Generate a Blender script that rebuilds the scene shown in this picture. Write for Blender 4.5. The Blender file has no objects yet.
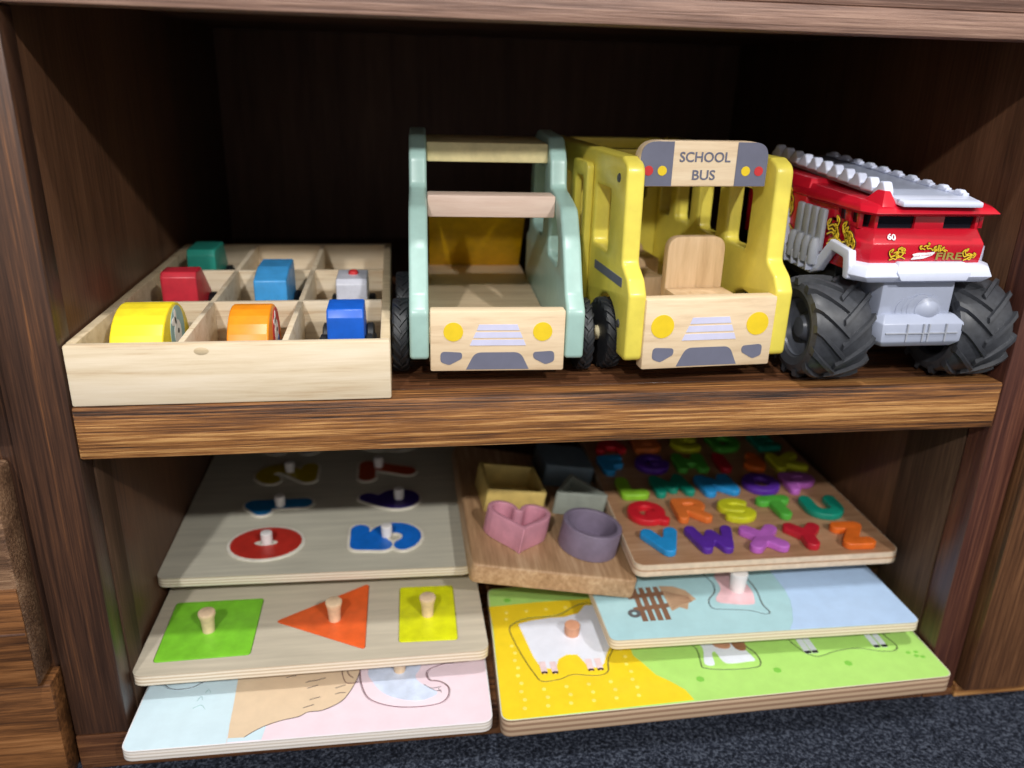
import bpy, bmesh, math, random
from mathutils import Matrix, Vector, Euler
PI = math.pi
random.seed(4)
scn = bpy.context.scene
COL = scn.collection
R = math.radians

# ------------------------------------------------------------------ materials
def lin(c):
    return tuple((v/255/12.92 if v/255 <= .04045 else ((v/255+.055)/1.055)**2.4) for v in c[:3]) + (1,)

def newmat(name):
    m = bpy.data.materials.new(name); m.use_nodes = True
    nt = m.node_tree
    return m, nt, nt.nodes['Principled BSDF']

def noise_chain(nt, scale_vec, scale, detail=6, rough=.6, dist=0.0):
    tc = nt.nodes.new('ShaderNodeTexCoord'); mp = nt.nodes.new('ShaderNodeMapping')
    mp.inputs['Scale'].default_value = scale_vec
    nz = nt.nodes.new('ShaderNodeTexNoise'); nz.inputs['Scale'].default_value = scale
    nz.inputs['Detail'].default_value = detail; nz.inputs['Roughness'].default_value = rough
    nz.inputs['Distortion'].default_value = dist
    nt.links.new(tc.outputs['Object'], mp.inputs['Vector']); nt.links.new(mp.outputs[0], nz.inputs['Vector'])
    return nz

def ramp(nt, src, stops):
    r = nt.nodes.new('ShaderNodeValToRGB')
    els = r.color_ramp.elements
    while len(els) < len(stops): els.new(.5)
    for e, (p, c) in zip(els, stops): e.position = p; e.color = lin(c)
    nt.links.new(src, r.inputs['Fac'])
    return r

def bump(nt, b, src, strength, dist=.001):
    n = nt.nodes.new('ShaderNodeBump'); n.inputs['Strength'].default_value = strength
    n.inputs['Distance'].default_value = dist
    nt.links.new(src, n.inputs['Height']); nt.links.new(n.outputs[0], b.inputs['Normal'])

def plain(name, c, rough=.45, spec=.5, vary=.06, scale=60, bmp=0.0, coat=0):
    m, nt, b = newmat(name)
    nz = noise_chain(nt, (1, 1, 1), scale, 3)
    lo = tuple(max(0, v*(1-vary)) for v in c); hi = tuple(min(255, v*(1+vary)) for v in c)
    r = ramp(nt, nz.outputs['Fac'], [(.3, lo), (.7, hi)])
    nt.links.new(r.outputs[0], b.inputs['Base Color'])
    b.inputs['Roughness'].default_value = rough
    b.inputs['Specular IOR Level'].default_value = spec
    b.inputs['Coat Weight'].default_value = coat
    if bmp: bump(nt, b, nz.outputs['Fac'], bmp)
    return m

def wood(name, stops, axis='x', fine=90, stretch=16, rough=.5, spec=.4, bmp=.3, big=None, bdist=.001):
    """grain runs along axis, with a finer streak layer multiplied in"""
    m, nt, b = newmat(name)
    sv = {'x': (1/stretch, 1, 1), 'y': (1, 1/stretch, 1), 'z': (1, 1, 1/stretch)}[axis]
    n1 = noise_chain(nt, sv, fine, 9, .7, .15)
    n2 = noise_chain(nt, sv, big or fine/6, 3, .5, .3)
    mx = nt.nodes.new('ShaderNodeMath'); mx.operation = 'MULTIPLY_ADD'
    nt.links.new(n2.outputs['Fac'], mx.inputs[0]); mx.inputs[1].default_value = .38
    sc = nt.nodes.new('ShaderNodeMath'); sc.operation = 'MULTIPLY'; sc.inputs[1].default_value = .62
    nt.links.new(n1.outputs['Fac'], sc.inputs[0]); nt.links.new(sc.outputs[0], mx.inputs[2])
    r = ramp(nt, mx.outputs[0], stops)
    nt.links.new(r.outputs[0], b.inputs['Base Color'])
    b.inputs['Roughness'].default_value = rough; b.inputs['Specular IOR Level'].default_value = spec
    if bmp: bump(nt, b, n1.outputs['Fac'], bmp, bdist)
    return m

def ply(name, face, light, dark, freq=480, axis='z'):
    """plywood: pale stripes across the thickness on the edges, faint grain on the face"""
    m, nt, b = newmat(name)
    tc = nt.nodes.new('ShaderNodeTexCoord')
    w = nt.nodes.new('ShaderNodeTexWave'); w.bands_direction = 'Z'
    w.inputs['Scale'].default_value = freq; w.inputs['Distortion'].default_value = .8
    w.inputs['Detail'].default_value = 2; w.inputs['Detail Scale'].default_value = .3
    nt.links.new(tc.outputs['Object'], w.inputs['Vector'])
    rs = ramp(nt, w.outputs['Fac'], [(.25, dark), (.65, light)])
    nz = noise_chain(nt, (.08, 1, 1), 120, 6)
    lo = tuple(v*.93 for v in face); hi = tuple(min(255, v*1.04) for v in face)
    rf = ramp(nt, nz.outputs['Fac'], [(.3, lo), (.7, hi)])
    g = nt.nodes.new('ShaderNodeTexCoord'); sp = nt.nodes.new('ShaderNodeSeparateXYZ')
    nt.links.new(g.outputs['Normal'], sp.inputs[0])
    ab = nt.nodes.new('ShaderNodeMath'); ab.operation = 'ABSOLUTE'; nt.links.new(sp.outputs['Z'], ab.inputs[0])
    gt = nt.nodes.new('ShaderNodeMath'); gt.operation = 'GREATER_THAN'; gt.inputs[1].default_value = .8
    nt.links.new(ab.outputs[0], gt.inputs[0])
    mix = nt.nodes.new('ShaderNodeMix'); mix.data_type = 'RGBA'
    nt.links.new(gt.outputs[0], mix.inputs['Factor']); nt.links.new(rs.outputs[0], mix.inputs['A']); nt.links.new(rf.outputs[0], mix.inputs['B'])
    nt.links.new(mix.outputs['Result'], b.inputs['Base Color'])
    b.inputs['Roughness'].default_value = .5
    return m

M = {}
M['shelf'] = wood('shelf_stain', [(.40, (42, 29, 24)), (.46, (100, 64, 38)), (.53, (150, 100, 54)), (.60, (204, 154, 96))], 'x', 560, 55, .42, .5, .9, 40)
M['shelftop'] = wood('shelf_top_stain', [(.36, (36, 22, 16)), (.5, (84, 53, 34)), (.62, (132, 90, 58))], 'x', 300, 30, .26, .6, .3, 14)
M['lintel'] = wood('top_rail_stain', [(.36, (62, 42, 36)), (.48, (112, 84, 72)), (.58, (150, 118, 102)), (.66, (172, 140, 122))], 'x', 420, 45, .45, .5, .8, 30)
M['post'] = wood('post_stain', [(.36, (34, 22, 17)), (.5, (62, 42, 32)), (.58, (84, 56, 40)), (.66, (128, 84, 50))], 'z', 380, 50, .34, .5, .4, 40)
M['postred'] = wood('red_post_stain', [(.36, (42, 24, 21)), (.5, (78, 46, 38)), (.62, (108, 68, 52)), (.7, (128, 84, 62))], 'z', 380, 50, .34, .5, .4, 40)
M['panel'] = wood('panel_stain', [(.36, (60, 39, 27)), (.5, (86, 58, 40)), (.66, (108, 76, 54))], 'z', 400, 25, .42, .4, .15, 25)
M['stile'] = wood('stile_stain', [(.36, (50, 36, 27)), (.5, (76, 56, 42)), (.66, (100, 76, 58))], 'z', 400, 30, .65, .2, .2, 30)
M['dark'] = wood('back_stain', [(.36, (74, 52, 44)), (.66, (108, 80, 66))], 'z', 90, 12, .6, .3, .1)
M['drawer'] = wood('drawer_stain', [(.34, (40, 24, 16)), (.47, (92, 58, 32)), (.56, (134, 88, 50)), (.66, (160, 112, 70))], 'x', 260, 25, .4, .5, .4, 18)
M['drawergrey'] = wood('worn_drawer_stain', [(.34, (60, 42, 30)), (.47, (104, 76, 56)), (.56, (140, 108, 82)), (.66, (172, 142, 114))], 'x', 420, 35, .4, .5, .7, 30)
M['door'] = wood('door_stain', [(.34, (50, 30, 18)), (.48, (92, 60, 38)), (.58, (120, 82, 54)), (.68, (140, 100, 70))], 'z', 360, 35, .42, .5, .4, 30)
M['pine'] = wood('pine', [(.36, (196, 168, 134)), (.46, (218, 200, 170)), (.56, (228, 212, 186)), (.68, (234, 220, 198))], 'x', 160, 22, .55, .3, .12, 60)
M['pinedark'] = wood('pine_thin_board', [(.34, (172, 150, 118)), (.5, (206, 186, 152)), (.66, (222, 204, 172))], 'x', 100, 10, .55, .3, .15)
M['rubber'] = wood('toy_wood', [(.34, (200, 172, 136)), (.5, (226, 202, 168)), (.66, (238, 218, 186))], 'x', 110, 12, .5, .3, .12)
M['rubberz'] = wood('toy_wood_upright', [(.34, (178, 146, 108)), (.5, (206, 176, 138)), (.66, (222, 194, 158))], 'z', 110, 12, .5, .3, .12)
M['pinkwood'] = wood('pinkish_toy_wood', [(.34, (198, 168, 150)), (.5, (214, 188, 172)), (.66, (226, 204, 188))], 'x', 110, 12, .5, .3, .12)
M['beech'] = wood('sorter_wood', [(.36, (146, 112, 80)), (.5, (178, 142, 106)), (.64, (206, 174, 138))], 'y', 160, 14, .5, .35, .2, 26)
M['letterwood'] = wood('letter_board_wood', [(.34, (150, 108, 78)), (.5, (176, 134, 100)), (.66, (192, 152, 118))], 'x', 140, 10, .5, .35, .1)
M['plyedge'] = ply('plywood_pale', (196, 186, 166), (228, 216, 196), (194, 174, 148), 82)
M['plyedge2'] = ply('plywood_number_board', (200, 196, 178), (226, 218, 200), (188, 170, 146), 90)
M['plywhite'] = ply('plywood_white_edge', (226, 224, 226), (226, 220, 214), (194, 184, 174), 82)
M['plybrown'] = ply('plywood_brown_edge', (210, 205, 180), (182, 156, 130), (142, 114, 92), 48)
M['plyplain'] = plain('pale_board_edge', (220, 198, 172), .55, .3, .05, 120)
M['knob'] = plain('pale_wood_knob', (220, 192, 158), .5, .4, .08, 90)
M['knobwhite'] = plain('white_knob', (226, 222, 220), .4, .5, .02)
M['knobpink'] = plain('tan_knob', (200, 146, 116), .5, .4, .06)
def C_(n, c, r=.42, **k): M[n] = plain(n, c, r, **k)
C_('green_paint', (120, 192, 48)); C_('orange_paint', (226, 96, 42)); C_('lemon_paint', (214, 218, 22))
C_('red_print', (184, 48, 38)); C_('blue_print', (22, 108, 206)); C_('sea_print', (30, 118, 176)); C_('violet_print', (54, 36, 116))
C_('olive_print', (176, 154, 20)); C_('rust_print', (176, 70, 36)); C_('grey_print', (196, 196, 200))
C_('cream', (226, 220, 206), .5)
C_('mint', (158, 190, 182), .32, vary=.03); C_('yellow', (226, 210, 88), .28, vary=.03); C_('mustard', (206, 158, 14), .35)
C_('palewood', (214, 200, 150), .4); C_('slate', (106, 108, 126), .5, vary=.03); C_('headlight', (232, 200, 36), .5, vary=.03)
C_('lilac', (206, 206, 232), .5, vary=.02); C_('signred', (200, 50, 52), .5); C_('tyre', (34, 36, 40), .5, bmp=.1); C_('bolt', (70, 70, 72), .3)
C_('axle', (196, 184, 148), .5)
C_('fire_red', (196, 24, 44), .26, coat=.3, vary=.03); C_('shell', (206, 212, 232), .35, vary=.02); C_('shellgrey', (160, 167, 186), .36, vary=.02); C_('shelldull', (158, 162, 172), .4)
C_('bigtyre', (58, 60, 65), .42, vary=.1, scale=200); C_('rim', (84, 88, 98), .35); C_('window_dark', (22, 22, 30), .12); C_('under', (20, 20, 22), .6)
C_('flame', (232, 196, 50), .4); C_('flamedark', (70, 20, 16), .4); C_('white_print', (236, 236, 240), .4); C_('khaki', (152, 140, 70), .4)
C_('car_yellow', (238, 214, 44), .36); C_('car_orange', (236, 142, 28), .36); C_('car_navy', (26, 92, 196), .36); C_('car_red', (198, 48, 62), .36)
C_('car_sky', (70, 160, 224), .36); C_('car_white', (214, 216, 228), .36); C_('car_teal', (46, 152, 134), .36)
C_('pale_teal', (150, 186, 186), .5); C_('rabbit', (236, 232, 226), .5); C_('pinkish', (226, 150, 150), .5); C_('ink', (28, 26, 32), .5)
C_('sil_pink', (204, 142, 158), .5); C_('sil_mauve', (124, 112, 132), .5); C_('sil_yellow', (206, 180, 104), .5); C_('sil_sage', (142, 148, 138), .5); C_('sil_slate', (92, 108, 120), .55)
C_('field_yellow', (238, 208, 40), .38, vary=.02); C_('field_green', (174, 220, 116), .38, vary=.02); C_('deep_green', (128, 196, 76), .4, vary=.02); C_('dot_yellow', (246, 228, 110), .4)
C_('wool', (226, 230, 242), .4, vary=.02); C_('hoof', (64, 40, 40), .5); C_('legpink', (232, 208, 210), .45); C_('dogbrown', (150, 104, 76), .45)
C_('teal_sky', (168, 206, 212), .38, vary=.02); C_('blue_sky', (178, 204, 236), .38, vary=.02); C_('cartbrown', (128, 92, 70), .45); C_('hay', (184, 152, 122), .45); C_('wheelgrey', (92, 92, 94), .5)
C_('pig_pink', (232, 190, 196), .4); C_('pale_pink', (236, 216, 226), .38, vary=.015); C_('ice_blue', (206, 228, 238), .38, vary=.015); C_('sand', (222, 198, 168), .38, vary=.02)
C_('line', (60, 50, 62), .5); C_('maroonline', (96, 40, 56), .5); C_('pig_blue', (206, 218, 240), .38)
LC = dict(blue=(40, 148, 214), purple=(92, 48, 160), lilac=(188, 104, 196), crimson=(190, 34, 50), orange=(226, 108, 36), red=(206, 34, 46),
          lime=(206, 208, 40), green=(84, 176, 64), teal=(20, 140, 116), leaf=(140, 196, 50), tangerine=(226, 118, 52))
for k, v in LC.items(): C_('letter_'+k, v, .4)

# ------------------------------------------------------------------ helpers
def finish(me, smooth=35):
    for p in me.polygons: p.use_smooth = True
    try: me.set_sharp_from_angle(angle=R(smooth))
    except Exception: pass

def link(name, me, mat, parent=None, mtx=None):
    o = bpy.data.objects.new(name, me); COL.objects.link(o)
    if mat is not None:
        me.materials.clear(); me.materials.append(M[mat] if isinstance(mat, str) else mat)
    if parent is not None: o.parent = parent
    if mtx is not None: o.matrix_local = mtx
    return o

def tag(o, label=None, cat=None, group=None, kind=None):
    if label: o['label'] = label
    if cat: o['category'] = cat
    if group: o['group'] = group
    if kind: o['kind'] = kind
    return o

def thing(name, label, cat, loc=(0, 0, 0), rotz=0, group=None):
    o = bpy.data.objects.new(name, None); COL.objects.link(o); o.empty_display_size = .01
    o.location = loc; o.rotation_euler = (0, 0, rotz)
    return tag(o, label, cat, group)

_dg = bpy.context.evaluated_depsgraph_get
def curve_mesh(splines, thick, bev=0.0, res=2, offset=None):
    """flat closed outlines (the first is the rim, others are holes) extruded to `thick`, from z=0 up"""
    cu = bpy.data.curves.new('tmp', 'CURVE'); cu.dimensions = '2D'; cu.fill_mode = 'BOTH'
    for pts in splines:
        s = cu.splines.new('POLY'); s.points.add(len(pts)-1)
        for p, q in zip(s.points, pts): p.co = (q[0], q[1], 0, 1)
        s.use_cyclic_u = True
    cu.extrude = max(0, thick/2-bev); cu.bevel_depth = bev; cu.bevel_resolution = res
    cu.offset = -bev if offset is None else offset
    o = bpy.data.objects.new('tmp', cu); COL.objects.link(o); bpy.context.view_layer.update()
    me = bpy.data.meshes.new_from_object(o.evaluated_get(_dg()))
    bpy.data.objects.remove(o); bpy.data.curves.remove(cu)
    me.transform(Matrix.Translation((0, 0, thick/2)))
    bm = bmesh.new(); bm.from_mesh(me); bmesh.ops.remove_doubles(bm, verts=bm.verts, dist=1e-6); bm.to_mesh(me); bm.free()
    finish(me)
    return me

def text_mesh(s, w, h, thick, off=0.0, bev=0.0, rot=0, shear=0):
    cu = bpy.data.curves.new('tmp', 'FONT'); cu.body = s; cu.size = 1
    cu.align_x = 'CENTER'; cu.align_y = 'CENTER'; cu.offset = off; cu.shear = shear; cu.resolution_u = 4
    cu.extrude = .1
    o = bpy.data.objects.new('tmp', cu); COL.objects.link(o); bpy.context.view_layer.update()
    me = bpy.data.meshes.new_from_object(o.evaluated_get(_dg()))
    bpy.data.objects.remove(o); bpy.data.curves.remove(cu)
    if rot: me.transform(Matrix.Rotation(rot, 4, 'Z'))
    xs = [v.co.x for v in me.vertices]; ys = [v.co.y for v in me.vertices]
    sx = w/(max(xs)-min(xs)); sy = h/(max(ys)-min(ys))
    me.transform(Matrix.Diagonal((sx, sy, thick/.2, 1)) @ Matrix.Translation((-(max(xs)+min(xs))/2, -(max(ys)+min(ys))/2, .1)))
    bm = bmesh.new(); bm.from_mesh(me); bmesh.ops.remove_doubles(bm, verts=bm.verts, dist=1e-6)
    if bev:
        e = [e for e in bm.edges if len(e.link_faces) == 2 and e.calc_face_angle(0) > .9 and all(v.co.z > thick*.9 for v in e.verts)]
        bmesh.ops.bevel(bm, geom=e, offset=bev, segments=3, profile=.5, affect='EDGES', clamp_overlap=True)
    bm.to_mesh(me); bm.free(); finish(me, 40)
    return me

def rpoly(pts, r, n=5):
    """round the corners of a polygon; r a number or list"""
    out = []; L = len(pts)
    for i in range(L):
        p = Vector(pts[i][:2]); a = Vector(pts[i-1][:2])-p; b = Vector(pts[(i+1) % L][:2])-p
        rr = r[i] if isinstance(r, (list, tuple)) else r
        la, lb = a.length, b.length
        if rr <= 0 or la < 1e-9 or lb < 1e-9: out.append(tuple(p)); continue
        a.normalize(); b.normalize()
        ang = a.angle(b)
        if ang > PI-.02: out.append(tuple(p)); continue
        d = min(rr/math.tan(ang/2), la*.48, lb*.48)
        p0 = p+a*d; p1 = p+b*d
        for k in range(n+1):
            t = k/n; q = p0*(1-t)**2+p*2*t*(1-t)+p1*t*t; out.append((q.x, q.y))
    return out

def rrect(x0, y0, x1, y1, r, n=5): return rpoly([(x0, y0), (x1, y0), (x1, y1), (x0, y1)], r, n)
def circ(cx, cy, rx, ry=None, n=32, a0=0): return [(cx+rx*math.cos(a0+2*PI*k/n), cy+(ry or rx)*math.sin(a0+2*PI*k/n)) for k in range(n)]

# frames to stand flat outlines up
YZ = Matrix(((0, 0, 1, 0), (1, 0, 0, 0), (0, 1, 0, 0), (0, 0, 0, 1)))      # outline (y,z), thickness towards +x
XZ = Matrix(((1, 0, 0, 0), (0, 0, -1, 0), (0, 1, 0, 0), (0, 0, 0, 1)))     # outline (x,z), thickness towards -y
def plate(name, splines, thick, mat, parent, mtx=None, bev=0.0, at=(0, 0, 0), frame=None, res=2):
    me = curve_mesh(splines, thick, bev, res)
    m = Matrix.Translation(at)
    if frame is not None: m = m @ frame
    me.transform(m)
    return link(name, me, mat, parent, mtx)

def bmobj(name, bm, mat, parent=None, mtx=None, smooth=35):
    me = bpy.data.meshes.new(name); bmesh.ops.recalc_face_normals(bm, faces=bm.faces); bm.to_mesh(me); bm.free(); finish(me, smooth)
    return link(name, me, mat, parent, mtx)

def box_bm(x0, y0, z0, x1, y1, z1, bev=0.0, seg=2, bm=None, mtx=None):
    b = bmesh.new()
    vs = bmesh.ops.create_cube(b, size=1)['verts']
    for v in vs: v.co = Vector((x0+(v.co.x+.5)*(x1-x0), y0+(v.co.y+.5)*(y1-y0), z0+(v.co.z+.5)*(z1-z0)))
    if bev: bmesh.ops.bevel(b, geom=b.edges[:], offset=bev, segments=seg, profile=.5, affect='EDGES')
    if mtx is not None: b.transform(mtx)
    if bm is None: return b
    me = bpy.data.meshes.new('t'); b.to_mesh(me); b.free(); bm.from_mesh(me); bpy.data.meshes.remove(me); return bm

def box(name, a, b, mat, parent=None, bev=0.0, seg=2, mtx=None):
    return bmobj(name, box_bm(a[0], a[1], a[2], b[0], b[1], b[2], bev, seg), mat, parent, mtx)

def lathe_bm(prof, n=28, axis='z', at=(0, 0, 0), bm=None):
    b = bm or bmesh.new(); rings = []
    for (r, h) in prof:
        ring = []
        if r < 1e-7: ring = [b.verts.new((0, 0, h))]
        else:
            for k in range(n):
                a = 2*PI*k/n; ring.append(b.verts.new((r*math.cos(a), r*math.sin(a), h)))
        rings.append(ring)
    new = [v for r in rings for v in r]
    for r0, r1 in zip(rings, rings[1:]):
        for k in range(n):
            a, bb = r0[k % len(r0)], r0[(k+1) % len(r0)]; c, d = r1[(k+1) % len(r1)], r1[k % len(r1)]
            f = []
            for v in (a, bb, c, d):
                if v not in f: f.append(v)
            if len(f) > 2: b.faces.new(f)
    m = {'z': Matrix.Identity(4), 'x': Matrix.Rotation(PI/2, 4, 'Y'), 'y': Matrix.Rotation(-PI/2, 4, 'X')}[axis]
    m = Matrix.Translation(at) @ m
    for v in new: v.co = m @ v.co
    return b

def lathe(name, prof, mat, parent, n=28, axis='z', at=(0, 0, 0), mtx=None):
    return bmobj(name, lathe_bm(prof, n, axis, at), mat, parent, mtx)

def ribbon_bm(pts, w, z=0, closed=False, bm=None, thick=.0003):
    """a thin printed stroke along pts in the xy plane"""
    b = bm or bmesh.new(); P = [Vector(p[:2]) for p in pts]; n = len(P); L = []; Rr = []
    for i in range(n):
        a = P[(i-1) % n] if (closed or i) else P[i]; c = P[(i+1) % n] if (closed or i < n-1) else P[i]
        d = (c-a); d = d.normalized() if d.length > 1e-9 else Vector((1, 0)); nn = Vector((-d.y, d.x))*w/2
        L.append((P[i]+nn)); Rr.append((P[i]-nn))
    lv = [b.verts.new((p.x, p.y, z+thick)) for p in L]; rv = [b.verts.new((p.x, p.y, z+thick)) for p in Rr]
    lb = [b.verts.new((p.x, p.y, z)) for p in L]; rb = [b.verts.new((p.x, p.y, z)) for p in Rr]
    for i in range(n if closed else n-1):
        j = (i+1) % n
        b.faces.new((rv[i], rv[j], lv[j], lv[i])); b.faces.new((lb[i], lb[j], rb[j], rb[i]))
        b.faces.new((lv[i], lv[j], lb[j], lb[i])); b.faces.new((rb[i], rb[j], rv[j], rv[i]))
    return b

def smooth_path(pts, closed=True, n=5):
    P = [Vector(p[:2]) for p in pts]; N = len(P); out = []
    rng = range(N) if closed else range(N-1)
    for i in rng:
        if closed: p0, p1, p2, p3 = P[i-1], P[i], P[(i+1) % N], P[(i+2) % N]
        else: p0, p1, p2, p3 = P[max(0, i-1)], P[i], P[i+1], P[min(N-1, i+2)]
        for k in range(n):
            t = k/n
            q = .5*((2*p1)+(-p0+p2)*t+(2*p0-5*p1+4*p2-p3)*t*t+(-p0+3*p1-3*p2+p3)*t**3)
            out.append((q.x, q.y))
    if not closed: out.append(tuple(P[-1]))
    return out

def shrink(pts, d):
    """move a counter-clockwise or clockwise outline inwards by d"""
    P = [Vector(p[:2]) for p in pts]; N = len(P)
    area = sum(P[i].x*P[(i+1) % N].y-P[(i+1) % N].x*P[i].y for i in range(N)); s = 1 if area > 0 else -1
    out = []
    for i in range(N):
        t = P[(i+1) % N]-P[i-1]; t = t.normalized() if t.length > 1e-9 else Vector((1, 0))
        nn = Vector((-t.y, t.x))*s; q = P[i]+nn*d; out.append((q.x, q.y))
    return out

import numpy as np
def contours(F, xs, ys, lev=0.0):
    """closed outlines of F < lev on a grid (marching squares)"""
    ny, nx = F.shape; seg = {}
    def ip(a, b, fa, fb): t = (lev-fa)/(fb-fa); return (a[0]+(b[0]-a[0])*t, a[1]+(b[1]-a[1])*t)
    for j in range(ny-1):
        for i in range(nx-1):
            v = (F[j, i], F[j, i+1], F[j+1, i+1], F[j+1, i]); c = [k for k in range(4) if v[k] < lev]
            if len(c) in (0, 4): continue
            P = ((xs[i], ys[j]), (xs[i+1], ys[j]), (xs[i+1], ys[j+1]), (xs[i], ys[j+1]))
            E_ = {0: ('h', i, j), 1: ('v', i+1, j), 2: ('h', i, j+1), 3: ('v', i, j)}; cr_ = []
            for k in range(4):
                a, b_ = k, (k+1) % 4
                if (v[a] < lev) != (v[b_] < lev): cr_.append((E_[k], ip(P[a], P[b_], v[a], v[b_]), v[a] < lev))
            outs = [q for q in cr_ if q[2]]; ins_ = [q for q in cr_ if not q[2]]
            if len(outs) == 1: seg[outs[0][0]] = (ins_[0][0], outs[0][1])
            else:
                k0 = [q[0] for q in cr_]
                for o_ in outs:
                    n_ = cr_[(k0.index(o_[0])+1) % 4]; seg[o_[0]] = (n_[0], o_[1])
    loops = []
    while seg:
        k, (nx_, p) = next(iter(seg.items())); L = []; cur = k
        while cur in seg:
            nxt, p = seg.pop(cur); L.append(p); cur = nxt
        if len(L) > 5:
            n_ = len(L); L = [((L[q-1][0]+2*L[q][0]+L[(q+1) % n_][0])/4, (L[q-1][1]+2*L[q][1]+L[(q+1) % n_][1])/4) for q in range(n_)]
            loops.append(L)
    return loops
def arc(cx, cy_, rx, ry, a0, a1, n=14): return [(cx+rx*math.cos(R(a0+(a1-a0)*k/n)), cy_+ry*math.sin(R(a0+(a1-a0)*k/n))) for k in range(n+1)]
GL = {'A': [[(0, 0), (.5, 1), (1, 0)], [(.25, .3), (.75, .3)]], 'B': [[(0, 0), (0, 1), (.6, 1)]+arc(.6, .76, .35, .24, 90, -90)+[(0, .52), (.65, .52)]+arc(.65, .26, .35, .26, 90, -90)+[(0, 0)]],
      'C': [arc(.55, .5, .55, .5, 50, 310, 20)], 'D': [[(0, 0), (0, 1), (.4, 1)]+arc(.4, .5, .6, .5, 90, -90)+[(0, 0)]], 'E': [[(1, 1), (0, 1), (0, 0), (1, 0)], [(0, .5), (.85, .5)]],
      'F': [[(1, 1), (0, 1), (0, 0)], [(0, .5), (.8, .5)]], 'G': [arc(.5, .5, .5, .5, 50, 345, 20)+[(.98, .45), (.6, .45)]], 'H': [[(0, 0), (0, 1)], [(1, 0), (1, 1)], [(0, .5), (1, .5)]],
      'I': [[(.5, 0), (.5, 1)]], 'J': [[(1, 1), (1, .35)]+arc(.5, .35, .5, .35, 0, -170)], 'K': [[(0, 0), (0, 1)], [(1, 1), (.1, .45), (1, 0)]], 'L': [[(0, 1), (0, 0), (1, 0)]],
      'M': [[(0, 0), (.08, 1), (.5, .25), (.92, 1), (1, 0)]], 'N': [[(0, 0), (0, 1), (1, 0), (1, 1)]], 'O': [arc(.5, .5, .5, .5, 0, 360, 26)], 'P': [[(0, 0), (0, 1), (.55, 1)]+arc(.55, .72, .45, .28, 90, -90)+[(0, .44)]],
      'Q': [arc(.5, .52, .5, .48, 0, 360, 26), [(.6, .35), (1, 0)]], 'R': [[(0, 0), (0, 1), (.6, 1)]+arc(.6, .74, .35, .26, 90, -90)+[(0, .48)], [(.4, .48), (1, 0)]],
      'S': [arc(.5, .74, .48, .26, 30, 270, 14)+arc(.5, .24, .5, .24, 90, -150, 14)], 'T': [[(0, 1), (1, 1)], [(.5, 1), (.5, 0)]], 'U': [[(0, 1), (0, .45)]+arc(.5, .45, .5, .45, 180, 360)+[(1, 1)]],
      'V': [[(0, 1), (.5, 0), (1, 1)]], 'W': [[(0, 1), (.22, 0), (.5, .75), (.78, 0), (1, 1)]], 'X': [[(0, 0), (1, 1)], [(0, 1), (1, 0)]], 'Y': [[(0, 1), (.5, .5), (1, 1)], [(.5, .5), (.5, 0)]], 'Z': [[(0, 1), (1, 1), (0, 0), (1, 0)]],
      '0': [arc(.5, .5, .5, .5, 0, 360, 26)], '1': [[(.0, .80), (.70, 1), (.70, 0)]], '2': [arc(.5, .70, .48, .30, 160, -40, 14)+[(.05, 0), (1, 0)]], '3': [arc(.45, .74, .42, .26, 150, -80, 12)+arc(.45, .25, .5, .25, 80, -150, 12)],
      '5': [[(.95, 1), (.15, 1), (.08, .56)]+arc(.48, .34, .50, .34, 120, -150, 16)], '6': [[(.72, 1), (.25, .62)]+arc(.5, .30, .46, .30, 150, -210, 24)], '7': [[(0, 1), (1, 1), (.35, 0)]], '8': [arc(.5, .77, .36, .23, 0, 360, 22), arc(.5, .27, .46, .27, 0, 360, 22)]}
def glyph(ch, w, h, r, grow=0.0, N=58):
    """outlines of a chubby round-ended character w wide and h high, centred, stroke radius r"""
    S = []
    for st in GL[ch]:
        P = [((x-.5)*(w-2*r), (y-.5)*(h-2*r)) for x, y in st]; S += list(zip(P, P[1:]))
    g = grow; xs = np.linspace(-w/2-g-.002, w/2+g+.002, N); ys = np.linspace(-h/2-g-.002, h/2+g+.002, N); X, Y = np.meshgrid(xs, ys); Dm = np.full(X.shape, 9.)
    for (a, b_) in S:
        dx, dy = b_[0]-a[0], b_[1]-a[1]; l2 = dx*dx+dy*dy+1e-12
        t = np.clip(((X-a[0])*dx+(Y-a[1])*dy)/l2, 0, 1); Dm = np.minimum(Dm, np.hypot(X-a[0]-t*dx, Y-a[1]-t*dy))
    return contours(Dm-r-g, xs, ys)
def inset(poly, d, N=90):
    """outline moved inwards by d without loops"""
    xs_ = [p[0] for p in poly]; ys_ = [p[1] for p in poly]
    xs = np.linspace(min(xs_)-.002, max(xs_)+.002, N); ys = np.linspace(min(ys_)-.002, max(ys_)+.002, N); X, Y = np.meshgrid(xs, ys)
    Dm = np.full(X.shape, 9.); ins_ = np.zeros(X.shape, bool)
    for k in range(len(poly)):
        a, b_ = poly[k-1], poly[k]; dx, dy = b_[0]-a[0], b_[1]-a[1]; l2 = dx*dx+dy*dy+1e-12
        t = np.clip(((X-a[0])*dx+(Y-a[1])*dy)/l2, 0, 1); Dm = np.minimum(Dm, np.hypot(X-a[0]-t*dx, Y-a[1]-t*dy))
        c_ = ((a[1] > Y) != (b_[1] > Y)) & (X < dx*(Y-a[1])/(dy if abs(dy) > 1e-12 else 1e-12)+a[0]); ins_ ^= c_
    return max(contours(np.where(ins_, -Dm, Dm)+d, xs, ys), key=len)

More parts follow.
